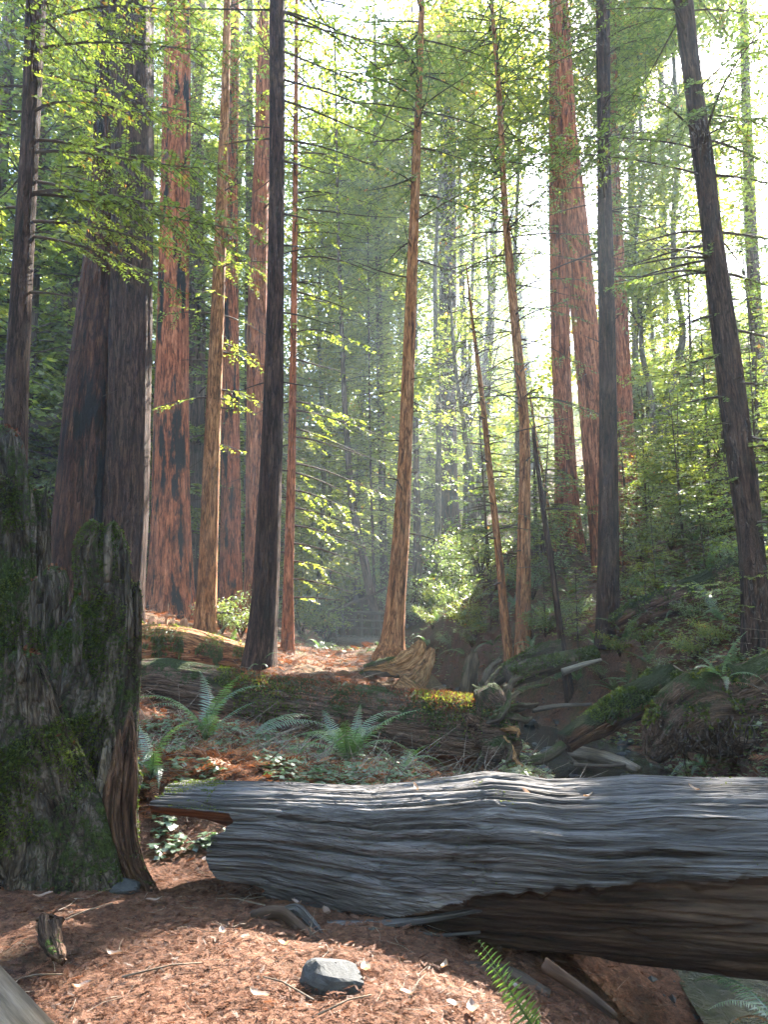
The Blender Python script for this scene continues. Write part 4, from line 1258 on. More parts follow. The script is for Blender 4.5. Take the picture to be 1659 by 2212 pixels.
SH.append(shard(st, [(1404, 30, 58), (1425, 8, 84), (1480, -10, 108), (1560, -24, 130), (1700, -50, 190), (1850, -80, 230), (1960, -120, 250)], 5.12, seed=12.9, nu=120, amp=.24, sq=.45))
SH.append(shard(st, [(1258, 288, 297), (1290, 277, 304), (1350, 271, 304), (1450, 262, 302), (1520, 252, 298), (1600, 236, 294), (1700, 218, 290), (1800, 206, 288), (1900, 190, 284)], 5.35, seed=15.5, nu=60, amp=.3))
SH.append(shard(st, [(1127, 200, 220), (1140, 185, 222), (1165, 168, 220), (1200, 160, 215), (1300, 165, 215)], 5.7, seed=18.2, nu=44, amp=.3, sq=.8))
SH.append(shard(st, [(1690, 170, 190), (1720, 150, 214), (1800, 120, 240), (1880, 90, 262), (1960, 60, 280)], 5.05, seed=22.2, nu=70, amp=.3, sq=.5))
for i, (rows, Y, w_) in enumerate([
        ([(1528, 279, 282), (1550, 272, 287), (1590, 262, 290), (1640, 248, 290), (1700, 233, 288), (1750, 230, 286), (1800, 236, 288), (1850, 254, 297), (1890, 270, 310), (1920, 284, 330), (1960, 290, 345)], 5.1, .28),
        ([(1575, 255, 257), (1610, 248, 262), (1660, 238, 264), (1700, 226, 262), (1760, 224, 258), (1810, 230, 262), (1860, 250, 276), (1900, 268, 288), (1940, 280, 300)], 5.04, .4),
        ([(1600, 281, 283), (1650, 272, 289), (1700, 266, 290), (1760, 266, 287), (1820, 272, 294), (1870, 284, 308), (1910, 304, 328), (1950, 318, 350)], 5.03, .4),
        ([(1545, 240, 242), (1600, 228, 246), (1650, 220, 248), (1740, 205, 240), (1840, 196, 236), (1940, 190, 236)], 5.1, .4)]):
    shard(st, rows, Y, 'torn_wood' if i < 3 else 'stump', seed=25.5 + i * 3, nu=60, amp=w_ + .15, sq=.5, name='torn_strip')
g = np.random.default_rng(55)
for i, (px, py, w_, Y) in enumerate([(232, 1140, 9, 5.38), (262, 1175, 8, 5.36), (205, 1160, 8, 5.42), (276, 1210, 6, 5.35), (186, 1235, 8, 5.42), (165, 1310, 10, 5.4), (120, 1395, 10, 5.35), (92, 1470, 9, 5.3), (24, 950, 9, 5.95), (44, 985, 8, 5.93), (56, 1040, 7, 5.9), (70, 1075, 6, 6.1), (95, 1068, 6, 6.12), (85, 1240, 8, 5.75), (125, 1250, 8, 5.73), (140, 1290, 6, 5.72), (45, 1410, 12, 5.1), (75, 1435, 9, 5.08), (15, 1430, 10, 5.1), (295, 1265, 5, 5.35), (282, 1290, 6, 5.34)]):
    h_ = g.uniform(60, 130)
    t_ = g.uniform(-10, 10)
    shard(st, [(py - g.uniform(8, 34), px + t_ - 1, px + t_ + 1), (py + 15, px - w_ * .7, px + w_ * .6), (py + h_ * .5, px - w_, px + w_), (py + h_, px - w_ * .8, px + w_ * .8)], Y - .06, 'stump', seed=40 + i, nu=14, amp=.45, sq=.6, name='splinter')
AV = np.concatenate([v for v, q in SH])
off = np.cumsum([0] + [len(v) for v, q in SH])
AQ = np.concatenate([q + o for (v, q), o in zip(SH, off)])
mo = moss_tufts(AV, AQ, 48000, .02, lambda c, n: (fbm(c * 2.6, 4) > .0) * (n[:, 1] < .5) * (.35 + np.clip(n[:, 2], -.2, 1)) * (.4 + .6 * (c[:, 0] < -1.95)), 8, hang=.3)
mo.obj('moss', M['moss'], st, smooth=False)
mo = moss_tufts(AV, AQ, 260, .035, lambda c, n: (n[:, 2] > .5) * (fbm(c * 4, 2) > 0) + .002, 9)
tag(mo.obj('needle_debris', M['litter'], st, smooth=False), kind='stuff')

# ------------------------------------------------------------------ broken root, snags, driftwood
t = thing('broken_root', (at(890, 1480, 14.9)), 'pale broken root stump glowing yellow at the foot of the centre tree', 'root stump')
for i, (pts, rad) in enumerate([([(785, 1447), (830, 1443), (868, 1438), (892, 1422), (905, 1402), (912, 1384)], [.05, .12, .2, .2, .14, .06]), ([(868, 1478), (895, 1468), (915, 1440), (927, 1418), (935, 1400)], [.2, .25, .18, .12, .05]), ([(862, 1470), (885, 1490), (905, 1510)], [.2, .26, .24])]):
    P, c = resample(np.array([at(a, b, 14.9 - .1 * i) for a, b in pts]), np.array(rad), .04)
    V, Q, T, G = sweep(P, c[:, 0], 40, lambda th, L, r: 1 + .25 * fbm(np.stack([np.cos(th) * 2 + i, np.sin(th) * 2, L * 2.5], -1), 4) + .1 * (.5 - np.abs(vnoise(np.stack([np.cos(th) * 9 + i, np.sin(th) * 9, L * 1.5], -1)))) + .12 * vnoise(np.stack([np.cos(th) * 3, np.sin(th) * 3, L * 9 + i], -1)))
    mb = MB()
    mb.add(V, Q, T, .5, G)
    mb.obj('prong', M['pale_wood'], t)
for pts in [[(895, 1440), (860, 1432), (820, 1434), (785, 1442)], [(885, 1455), (850, 1450), (800, 1452), (770, 1462)]]:
    mb = MB()
    tube(mb, [at(a, b, 14.9) for a, b in pts], .13, .05, nu=14, step=.06, rough=.4, seed=pts[0][1])
    mb.obj('root', M['mossy_limb'], t)

t = thing('mossy_snag', at(1018, 1500, 13.2), 'upright dark mossy snag stub standing behind the root plate', 'snag')
mb = MB()
tube(mb, [at(1012, 1520, 13.2), at(1015, 1470, 13.2), at(1019, 1435, 13.2), at(1024, 1408, 13.2)], .15, .07, nu=16, step=.05, rough=.5, seed=3)
mb.obj('stem', M['mossy_limb'], t)
mb = MB()
tube(mb, [at(1040, 1490, 13.1), at(1052, 1462, 13), at(1066, 1436, 13), at(1082, 1422, 13)], .09, .04, nu=12, step=.05, rough=.5, seed=5)
mb.obj('limb', M['mossy_limb'], t)


def limb_log(name, label, cat, pts, r0, r1, m, moss_n=0, nu=24, rough=.3, group=None, seed=0., moss_size=.04):
    P = np.array([at(*p) for p in pts])
    t = thing(name, P.mean(0), label, cat, group)
    P, c = resample(P, np.linspace(r0, r1, len(P)), max(.04, r0 * .4))
    V, Q, T, G = sweep(P, c[:, 0], nu, lambda th, L, r: 1 + rough * fbm(np.stack([np.cos(th) * 1.5 + seed, np.sin(th) * 1.5, L * 1.4], -1), 4) * 1.6 + .05 * vnoise(np.stack([np.cos(th) * 5, np.sin(th) * 5, L * .8 + seed], -1)), gseed=seed)
    mb = MB()
    mb.add(V, Q, T, .5, G)
    mb.obj('trunk', M[m], t)
    if moss_n:
        moss_tufts(V, Q, moss_n, moss_size, lambda c, n: (n[:, 2] > -.2) * (fbm(c * 2.5, 3) > -.1), int(seed * 10) + 3, hang=.4).obj('moss', M['moss'], t, smooth=False)
    return t


limb_log('bank_log', 'moss-topped log slanting down the right bank to the creek', 'log', [(1222, 1606, 11.6), (1300, 1556, 11.8), (1400, 1500, 12.1), (1450, 1470, 12.4)], .16, .3, 'bank_wood', 5000, seed=1.1)
limb_log('mossy_ridge_log', 'half-buried moss-grown log on the right bank above the slanting one', 'log', [(1100, 1462, 15), (1180, 1440, 15.2), (1290, 1415, 15.4)], .22, .16, 'mossy_limb', 2500, seed=2.3)
_h = [(a, b, float(hit(a, b + 26)[1]) - .1) for a, b in ((1330, 1352), (1400, 1318), (1500, 1285), (1600, 1240))]
limb_log('hillside_log', 'rotten reddish log lying across the right hillside behind the dark straight redwood', 'log', _h, .26, .32, 'bank_wood', 2500, seed=3.7)
limb_log('mossy_root_log', 'knotty moss-covered log foot beside the leaning thin pole', 'log', [(1050, 1480, 17), (1110, 1440, 16.8), (1180, 1405, 16.6), (1215, 1400, 16.5)], .16, .2, 'mossy_limb', 3000, seed=5.9)
GD = 'driftwood beside the creek'
limb_log('driftwood', 'bare pale driftwood trunk lying on the creek gravel', 'driftwood', [(1235, 1628, 12.2), (1300, 1636, 11.8), (1350, 1650, 11.5), (1382, 1662, 11.2)], .14, .05, 'drift', seed=6.1, group=GD)
limb_log('driftwood', 'long crooked driftwood limb with a mossy upturned end', 'driftwood', [(1075, 1655, 10.9), (1130, 1645, 11), (1180, 1636, 11.2), (1214, 1612, 11.5)], .05, .08, 'mossy_limb', seed=7.1, group=GD)
limb_log('driftwood', 'thin dark stick leaning against the pale driftwood trunk', 'driftwood', [(1205, 1600, 12), (1225, 1630, 11.8), (1255, 1655, 11.6)], .035, .02, 'twig', seed=8.1, group=GD, nu=10)
limb_log('driftwood', 'straight dark stick lying level in front of the pale driftwood', 'driftwood', [(1240, 1652, 11.3), (1300, 1655, 11.2), (1352, 1653, 11.2)], .03, .02, 'twig', seed=9.1, group=GD, nu=10)
limb_log('fallen_branch', 'thin bare branch lying across the creek far behind the root plate', 'branch', [(1150, 1535, 14.2), (1210, 1525, 14.2), (1280, 1522, 14)], .05, .03, 'twig', seed=10.1, nu=10)
limb_log('fallen_branch', 'bleached slab of wood sticking out of the right bank', 'branch', [(1215, 1452, 15), (1260, 1436, 15), (1300, 1425, 15)], .07, .03, 'drift', seed=11.1, nu=10)
limb_log('fallen_branch', 'slim leaning bough over the footbridge approach', 'branch', [(690, 1335, 34), (740, 1310, 34), (790, 1292, 34), (835, 1270, 34)], .1, .05, 'twig', seed=12.1, nu=10)
limb_log('mossy_trunk_log', 'leaning mossy trunk on the left slope behind the huge fluted redwood', 'log', [(60, 930, 24), (110, 905, 24), (170, 875, 24)], .28, .34, 'mossy_limb', 0, seed=14.1)
limb_log('hill_stick', 'pale fallen stick on the ground cover of the right slope', 'branch', [(1455, 1440, 13), (1490, 1462, 12.6), (1530, 1490, 12.2)], .035, .02, 'drift', seed=15.1, nu=10)
limb_log('twisted_root', 'dark looping root at the near left end of the grey log', 'root', [(545, 1985, 4.55), (580, 1972, 4.55), (610, 1972, 4.5), (640, 1995, 4.45), (690, 2040, 4.3), (735, 2060, 4.2)], .035, .02, 'log_under', seed=16.1, nu=14, rough=.45)
limb_log('twisted_root', 'second dark root arching over the looping one', 'root', [(600, 1975, 4.6), (640, 1962, 4.6), (668, 1985, 4.5), (700, 2025, 4.4), (745, 2062, 4.25)], .03, .018, 'grey_log', seed=17.1, nu=14, rough=.45)
limb_log('broken_slab', 'weathered split slab lying below the grey log', 'wood', [(1180, 2085, 3.95), (1260, 2140, 3.8), (1330, 2195, 3.6)], .03, .012, 'log_under', seed=18.1, nu=24, rough=.7)
limb_log('broken_slab', 'dark mossy timber propped under the grey log', 'wood', [(1000, 2110, 4.3), (1100, 2120, 4.25), (1180, 2165, 4.2)], .07, .06, 'log_under', seed=19.1, nu=14)

t = thing('knotted_root', at(110, 2030, 3.9), 'small grey knotted root sticking out of the needles at left', 'root')
for i, pts in enumerate([[(90, 1985, 4.1), (112, 1985, 4.05), (132, 1990, 4.0)], [(95, 1990, 4.05), (98, 2030, 3.9), (118, 2062, 3.75), (138, 2076, 3.7)], [(118, 1992, 4.0), (122, 2030, 3.86), (134, 2070, 3.7)], [(85, 1996, 4.05), (90, 2015, 3.98), (104, 2040, 3.88)]]):
    mb = MB()
    tube(mb, [at(*p) for p in pts], (.025, .034, .03, .022)[i], .015, nu=12, step=.02, rough=.5, seed=i * 4.4)
    mb.obj('root', M['torn_wood'], t)


t = thing('root_mound', at(1560, 1640, 9.8), 'bulging moss-and-root mound overhanging the creek at the right edge', 'mound')
P = np.array([at(1410, 1640, 10.0), at(1445, 1580, 10.0), at(1500, 1540, 10.0), at(1580, 1535, 10.1), at(1700, 1500, 10.2), at(1850, 1480, 10.3)])
P, c = resample(P, np.array([.1, .34, .46, .5, .52, .5]), .05)
V, Q, T, G = sweep(P, c[:, 0], 60, lambda th, L, r: 1 + .5 * fbm(np.stack([np.cos(th) * 2, np.sin(th) * 2, L * 1.6], -1), 4) + .1 * vnoise(np.stack([np.cos(th) * 6, np.sin(th) * 6, L * 5], -1)))
mb = MB()
mb.add(V, Q, T, .5, G)
mb.obj('body', M['moss_bark'], t)
moss_tufts(V, Q, 4500, .045, lambda c, n: (n[:, 2] > .15) * (fbm(c * 2.4, 4) > .0), 91, hang=.6).obj('moss', M['moss'], t, smooth=False)
g = np.random.default_rng(92)
mb = MB()
for i in range(40):
    px = g.uniform(1450, 1655)
    q = np.array([px, g.uniform(1545, 1600)])
    pts = [at(q[0], q[1], 9.6)]
    for k in range(4):
        q = q + [g.normal(0, 9), g.uniform(8, 24)]
        pts.append(at(q[0], q[1], 9.55 + g.normal(0, .06)))
    tube(mb, pts, g.uniform(.006, .02), .004, nu=5, step=.08)
tag(mb.obj('rootlets', M['log_under'], t), kind='stuff')

# ------------------------------------------------------------------ rocks
def rock(name, loc, size, label, group=None, seed=0, sq=(1, .8, .65), rz=0.):
    g = np.random.default_rng(seed)
    nu, nv = 26, 18
    th = np.linspace(0, 2 * math.pi, nu, endpoint=False)
    ph = np.linspace(0.03, math.pi - .03, nv)
    TH, PH = np.meshgrid(th, ph)
    d = np.stack([np.sin(PH) * np.cos(TH), np.sin(PH) * np.sin(TH), np.cos(PH)], -1)
    r = 1 + .22 * fbm(d * 1.6 + seed, 4)
    for _ in range(9):
        n_ = unit(g.normal(0, 1, 3))
        lim = g.uniform(.62, .9)
        dd = d @ n_
        r = np.where(dd * r > lim, lim / np.maximum(dd, .05), r)
    V = (d * r[..., None] * np.array(sq) * size).reshape(-1, 3)
    c, s = math.cos(rz), math.sin(rz)
    V = V @ np.array([[c, s, 0], [-s, c, 0], [0, 0, 1]]) + np.asarray(loc)
    i = np.arange(nu * nv).reshape(nv, nu)
    a, b = i[:-1], i[1:]
    mb = MB()
    mb.add(V, np.stack([a, b, np.roll(b, -1, 1), np.roll(a, -1, 1)], -1).reshape(-1, 4))
    return tag(mb.obj(name, M['rock'], base=loc, smooth=False), label, 'rock', group)


p = hit(722, 2150)
rock('rock', p + [0, .08, .025], .15, 'angular grey rock on the needle litter in front of the grey log', None, 3, (1.1, .75, .6), -.4)
rock('rock', hit(800, 2010) + [0, 0, .0], .03, 'pebble of dark stone near the looping root', None, 4)
rock('rock', hit(440, 1828) + [0, 0, .02], .07, 'small grey stone just left of the grey log end', None, 5)
rock('rock', hit(268, 1925) + [0, 0, .02], .1, 'mossy dark rock at the foot of the torn stump strip', None, 6)
GR = 'grey stones in the creek bed'
g = np.random.default_rng(77)
lst = []
for i in range(60):
    px, py = g.uniform(1120, 1400), g.uniform(1590, 1690)
    q = hit(px, py, 8)
    d, zc = creek_dist(np.array([q[0]]), np.array([q[1]]))
    if d[0] < 2.2 and 8.5 < q[1] < 22:
        lst.append(q)
lst += [np.array([CREEK[k][0] + g.uniform(-.9, .9), CREEK[k][1] + g.uniform(-2, 2), CREEK[k][2] + .02]) for k in (5, 6, 7, 8, 9) for _ in range(4)]
for i, q in enumerate(lst):
    rock('creek_stone', q + [0, 0, .02], g.uniform(.05, .15), 'rounded grey stone lying in the shallow creek bed', GR, 200 + i, (1, .85, .6), g.uniform(0, 6))
g = np.random.default_rng(78)
mb = MB()
n = 5000
k = g.integers(3, len(CP_) - 1, n)
B = CP_[k] + _sd[k] * (CR[k, 0] * g.uniform(-2.2, 2.2, n))[:, None] + g.normal(0, .2, (n, 3)) * [1, 1, 0]
B[:, 2] = ground(B[:, 0], B[:, 1])
d, zc = creek_dist(B[:, 0], B[:, 1])
B = B[(B[:, 1] > 2) & (d < 1.5)]
n = len(B)
o8 = np.array([[1, 0, 0], [0, 1, 0], [-1, 0, 0], [0, -1, 0], [0, 0, .7], [0, 0, -.7]])
sz = g.uniform(.012, .05, (n, 1, 1))
Vp = B[:, None] + o8[None] * sz * g.uniform(.5, 1.3, (n, 6, 1))
tr = np.array([[0, 1, 4], [1, 2, 4], [2, 3, 4], [3, 0, 4], [1, 0, 5], [2, 1, 5], [3, 2, 5], [0, 3, 5]])
mb.add(Vp.reshape(-1, 3), None, (np.arange(n)[:, None, None] * 6 + tr[None]).reshape(-1, 3))
tag(mb.obj('creek_gravel', M['rock'], smooth=False), 'grey gravel lining the creek bed', 'gravel', kind='stuff')

# ------------------------------------------------------------------ footbridge, posts, rail
bY = 34.0
A, B = at(738, 1372, bY), at(862, 1374, bY + .6)
dv = B - A
Lb = np.linalg.norm(dv)
ex = dv / Lb
ey = np.array([-ex[1], ex[0], 0])
Mx = np.stack([ex, ey, np.cross(ex, ey)], 1)
t = thing('footbridge', (A + B) / 2, 'small wooden footbridge with rails crossing the creek in the distance', 'footbridge')
mb = MB()
for i in range(14):
    box(mb, A + ex * (Lb * (i + .5) / 14) + ey * .7 + [0, 0, -.05], Lb / 14 * .92, 1.5, .06, Mx)
mb.obj('deck', M['plank'], t)
for s in (0, 1.4):
    mb = MB()
    box(mb, (A + B) / 2 + ey * s + [0, 0, -.25], Lb + .4, .18, .32, Mx)
    mb.obj('beam', M['plank'], t)
    for f in (0.02, .34, .66, .98):
        mb = MB()
        box(mb, A + dv * f + ey * s + [0, 0, .46], .13, .13, 1.0, Mx)
        mb.obj('post', M['plank'], t)
    for h, w in ((1.0, .12), (.66, .09), (.32, .09)):
        mb = MB()
        box(mb, (A + B) / 2 + ey * (s - .09) + [0, 0, h], Lb + .3, .05 if h < .9 else .16, w, Mx)
        mb.obj('rail', M['plank'], t)

for px, py, h, lab in [(328, 1346, .42, 'short wooden fence post nearest the burnt-streaked redwood'), (397, 1350, .4, 'short wooden fence post beside the slender tan redwood')]:
    q = at(px, py, 15.2)
    t = thing('fence_post', q - [0, 0, .5], lab, 'post', 'wooden trail posts behind the draped log')
    mb = MB()
    box(mb, q + [0, 0, -.22], .13, .1, .62, m=0)
    mb.obj('shaft', M['post'], t)
    mb = MB()
    mb.add([q + [-.065, -.05, .09], q + [.065, -.05, .09], q + [.065, .05, .09], q + [-.065, .05, .09], q + [-.03, 0, .14], q + [.03, 0, .14]], [[0, 1, 5, 4], [2, 3, 4, 5]], [[1, 2, 5], [3, 0, 4]])
    mb.obj('cap', M['post'], t, smooth=False)
q = at(366, 1344, 15.4)
t = thing('trail_marker', q - [0, 0, .3], 'low wooden trail marker shaped like a small arch between the posts', 'marker', 'wooden trail posts behind the draped log')
for dx in (-.07, .07):
    mb = MB()
    box(mb, q + [dx, 0, -.1], .045, .06, .4)
    mb.obj('leg', M['post'], t)
mb = MB()
box(mb, q + [0, 0, .12], .2, .075, .05)
mb.obj('top', M['post'], t)

# the path's fence rail cutting the near left corner
A, B = at(-320, 1880, 1.75), at(20, 2330, 1.18)
dv = B - A
ex = unit(dv)
ey = unit(np.cross(UP, ex))
Mx = np.stack([ex, ey, np.cross(ex, ey)], 1)
mb = MB()
P = [A + dv * f for f in np.linspace(0, 1, 14)]
Vr, Qr, Tr_, Gr = sweep(P, np.full(14, .075), 24, lambda th, L, r: np.minimum(1 / np.maximum(np.abs(np.cos(th)), 1e-3), 1 / np.maximum(np.abs(np.sin(th)), 1e-3)) * .82 * (1 + .03 * vnoise(np.stack([np.cos(th) * 4, np.sin(th) * 4, L * 2], -1))) - .1 * (np.abs(np.abs(np.cos(th)) - np.abs(np.sin(th))) < .12), ref=(0, 0, 1))
mb.add(Vr, Qr, Tr_, .5, Gr)
tag(mb.obj('fence_rail', M['plank'], base=(A + B) / 2), 'weathered wooden fence rail cutting the bottom left corner', 'rail')

# ------------------------------------------------------------------ ferns
def frond_mesh(name, e0, e1, n=30, wid=.13, mats=None, sag=0., seed=0):
    """one sword-fern frond, 1 m long, arching out along +X"""
    g = np.random.default_rng(seed)
    s = np.linspace(0, 1, 24)
    el = np.radians(e0 + (e1 - e0) * s)
    dx = np.cos(el)
    dz = np.sin(el)
    P = np.stack([np.concatenate([[0], np.cumsum(dx[:-1])]) / 23, .05 * np.sin(s * 3 + seed) * s, np.concatenate([[0], np.cumsum(dz[:-1])]) / 23], -1)
    mb = MB()
    V, Q, T, G = sweep(P, np.linspace(.007, .0015, 24), 4, None)
    mb.add(V, Q, None, .15)
    u = np.linspace(.12, .99, n)
    k = np.clip((u * 23).astype(int), 0, 22)
    f = (u * 23 - k)[:, None]
    B = P[k] * (1 - f) + P[k + 1] * f
    T_ = unit(P[k + 1] - P[k])
    nn = unit(np.cross(T_, np.array([0, 1.0, 0])))
    nn = nn * np.sign(nn[:, 2:3] + 1e-6)
    L = wid * np.minimum(1, (u - .04) / .16) * (1 - u ** 2.2 * .93) * g.uniform(.85, 1.1, n)
    for sd in (-1, 1):
        D = unit(np.array([0, sd, 0]) + T_ * .32 - nn * g.uniform(.1, .4, (n, 1)) + g.normal(0, .06, (n, 3)))
        S_ = unit(np.cross(D, nn))
        w = np.maximum(.0125 * (1 - u * .5), .004)[:, None]
        Vq = np.stack([B - S_ * w * .8, B + S_ * w * .8, B + D * (L * .6)[:, None] + S_ * w * .75, B + D * (L * .6)[:, None] - S_ * w * .75, B + D * L[:, None] - nn * (L * .12)[:, None]], 1)
        o_ = np.arange(n)[:, None] * 5
        r_ = np.repeat(np.clip(.5 + g.normal(0, .12, n), 0, 1), 5)
        mb.add(Vq.reshape(-1, 3), o_ + [[0, 1, 2, 3]], o_ + [[3, 2, 4]], r_)
    return mb.mesh(name, mats or [M['fern']], smooth=False)


FR = [frond_mesh('frond', 78, -25, seed=1), frond_mesh('frond', 62, -45, seed=2), frond_mesh('frond', 45, -30, seed=3), frond_mesh('frond', 70, 15, seed=4), frond_mesh('frond', 88, 20, seed=5), frond_mesh('frond', 92, 60, n=19, seed=6, wid=.15), frond_mesh('frond', 70, 10, n=19, seed=7, wid=.15), frond_mesh('frond', 55, -75, seed=8), frond_mesh('frond', 25, -60, n=22, seed=9, wid=.1, mats=[M['dead_fern']])]


def fern(loc, size, n, label, group, seed=0, az=None, kinds=(0, 1, 2, 3, 7, 7), spread=1.0, tilt=(0, 0)):
    g = np.random.default_rng(seed)
    t = thing('sword_fern', loc, label, 'fern', group)
    t.rotation_euler = (tilt[0], tilt[1], 0)
    for i in range(n):
        o = bpy.data.objects.new('frond', FR[kinds[int(g.integers(len(kinds)))]])
        COL.objects.link(o)
        o.parent = t
        a = (2 * math.pi * i / n + g.normal(0, .3)) if az is None else R(az[i % len(az)]) + g.normal(0, .1)
        o.rotation_euler = (g.normal(0, .12), g.normal(0, .15), a)
        o.scale = (size * g.uniform(.55, 1.12),) * 3
    for i in range(2 if az is None else 0):          # withered fronds hanging under the green ones
        o = bpy.data.objects.new('frond', FR[8])
        COL.objects.link(o)
        o.parent = t
        o.rotation_euler = (g.normal(0, .2), g.normal(0, .15), g.uniform(0, 6.28))
        o.scale = (size * g.uniform(.5, .85),) * 3
        o['label'] = 'withered brown frond'
    return t


GF = 'sword ferns in front of the mossy log'
fern(hit(752, 1655) + [0, 0, .02], 1.1, 18, 'largest sword fern, arching in the middle before the mossy log', GF, 1, kinds=(0, 0, 1, 3))
fern(hit(440, 1610) + [0, 0, .02], 1.05, 8, 'tall upright sword fern left of the largest one', GF, 12, kinds=(0, 3, 4))
fern(hit(545, 1600, 5) + [0, 0, .02], .95, 6, 'flat-spreading sword fern between the tall one and the largest one', GF, 13, az=[-10, 10, 25, 180, 60, -30], kinds=(1, 2))
fern(hit(325, 1690) + [0, 0, .02], .75, 8, 'low sword fern hugging the right side of the stump', GF, 14)
fern(hit(868, 1672) + [0, 0, .02], .7, 8, 'small yellowish sword fern right of the largest one', GF, 15)
fern(hit(640, 1640) + [0, 0, .02], .45, 7, 'little sword fern just left of the largest one', GF, 16)
GB = 'sword ferns on the right bank'
fern(hit(1522, 1668) + [0, 0, .05], .75, 9, 'spreading sword fern just above the grey log at right', GB, 21)
fern(at(1560, 1478, 9.9), .8, 8, 'sword fern crowning the mossy mound at the right edge', GB, 22)
fern(hit(1290, 1400) + [0, 0, .05], .6, 8, 'sword fern at the foot of the dark straight redwood', GB, 23)
fern(hit(1130, 1420) + [0, 0, .05], .55, 8, 'sword fern below the bowed slim redwood', GB, 24)
fern(hit(820, 1418) + [0, 0, .05], .5, 8, 'bright sword fern left of the centre tree foot', 'sword ferns on the sunny flat', 25)
fern(hit(690, 1405) + [0, 0, .05], .8, 10, 'sunlit sword fern beside the thin reddish redwood', 'sword ferns on the sunny flat', 26)
fern(hit(560, 1450) + [0, 0, .05], .45, 8, 'small sword fern at the foot of the nearest dark redwood', 'sword ferns on the sunny flat', 27)
fern(at(1185, 2262, 3.25), .5, 2, 'bright green fern sprig rising at the bottom edge right of the rock', 'ferns at the bottom edge', 31, az=[-95, -70], kinds=(5, 5), tilt=(0, -.6))
fern(at(1700, 2235, 3.7), .6, 6, 'green fern fronds entering at the bottom right corner', 'ferns at the bottom edge', 32, kinds=(1, 2))


def auto_labels(items, one, many):
    """items: (picture column, payload); the label names the gap between known trees and the place within it"""
    bins, out = {}, []
    for px, pl in sorted(items, key=lambda q: q[0]):
        bins.setdefault(between(px), []).append((px, pl))
    for (na, nb), ls in bins.items():
        for j, (px, pl) in enumerate(ls):
            if len(ls) == 1:
                lab = one.format(a=na, b=nb)
            else:
                lab = many.format(o=ORD[min(j, 19)], a=na.replace('the ', '', 1), b=nb.replace('the ', '', 1))
            out.append((lab, pl))
    return out


g = np.random.default_rng(41)
items = []
for px, py in [(945, 1345), (925, 1400), (965, 1390), (985, 1300), (1005, 1420), (1030, 1290), (1050, 1360), (1075, 1290), (1110, 1310), (1150, 1400), (1190, 1330), (1230, 1290), (1255, 1330), (1275, 1440), (1210, 1475), (1250, 1480), (1350, 1390), (1370, 1330), (1390, 1270), (1410, 1180), (1440, 1130), (1430, 1240), (1460, 1330), (1480, 1410), (1500, 1180), (1510, 1090), (1540, 1270), (1560, 1350),
               (1580, 1200), (1640, 1290), (1400, 1440), (1360, 1480), (1330, 1500), (1455, 1020), (1400, 1090), (1070, 1400), (1040, 1330), (1000, 1340), (960, 1280), (1160, 1270), (1490, 1500), (1590, 1440), (740, 1385), (780, 1395), (660, 1385), (500, 1400), (460, 1395), (350, 1400), (90, 980), (100, 900), (85, 1100)]:
    q = hit(px, py, 7)
    items.append((px, (q, g.uniform(.55, .9) * (1 if q[1] < 20 else 1.3))))
FS = []
for kk in range(3):
    FS.append((8, kk))
for i, (lab, (q, s)) in enumerate(auto_labels(items, 'sword fern growing on the bank between {a} and {b}', '{o} sword fern from left between {a} and {b}')):
    fern(q + [0, 0, .03], s, 7, lab, 'sword ferns scattered over the banks', 300 + i, tilt=(g.normal(0, .15), g.normal(0, .15)))

# ------------------------------------------------------------------ understorey shrubs and saplings
def leafy(mb, pts, n, size, g, flat=.6, m=1, w=.3, spread=.3, cull=False):
    """broad leaves strewn round the points pts"""
    k = g.integers(0, len(pts), n)
    B = pts[k] + g.normal(0, spread, (n, 3)) * [1, 1, .6]
    D = unit(g.normal(0, 1, (n, 3)) * [1, 1, .35] + [0, 0, -.25])
    nn = unit(UP * flat + g.normal(0, .5, (n, 3)))
    L = size * g.uniform(.6, 1.4, n)
    cl = g.uniform(.25, .75, len(pts))
    if cull:
        kp = ~shades(B, .3)
        k, B, D, nn, L = k[kp], B[kp], D[kp], nn[kp], L[kp]
        n = len(B)
    leaf_quads(mb, B, D, nn, L, L * w, np.clip(cl[k] + g.normal(0, .16, n), 0, 1), m)


SHK = []
for kk in range(4):
    g = np.random.default_rng(500 + kk)
    t = thing('shrub', (0, 0, 0), 'x', 'shrub', 'understorey shrubs')
    mb = MB()
    tips = []
    for i in range(11):
        a = g.uniform(0, 6.28)
        L = g.uniform(.7, 1.5)
        P = np.array([[0, 0, 0], [math.cos(a) * .2 * L, math.sin(a) * .2 * L, .45 * L], [math.cos(a) * .5 * L, math.sin(a) * .5 * L, .85 * L], [math.cos(a) * .85 * L, math.sin(a) * .85 * L, 1.0 * L]])
        tube(mb, P, .018, .005, nu=4)
        tips += [P[2], P[3], (P[1] + P[2]) / 2, (P[2] + P[3]) / 2 + g.normal(0, .15, 3)]
    mb.obj('stem', M['twig'], t)
    mb = MB()
    leafy(mb, np.array(tips), 1700, .075 if kk < 3 else .1, g, m=0, spread=.17)
    mb.obj('foliage', M['shrub_leaf'] if kk != 3 else M['broadleaf'], t, smooth=False)
    SHK.append(t)
g = np.random.default_rng(43)
items = []
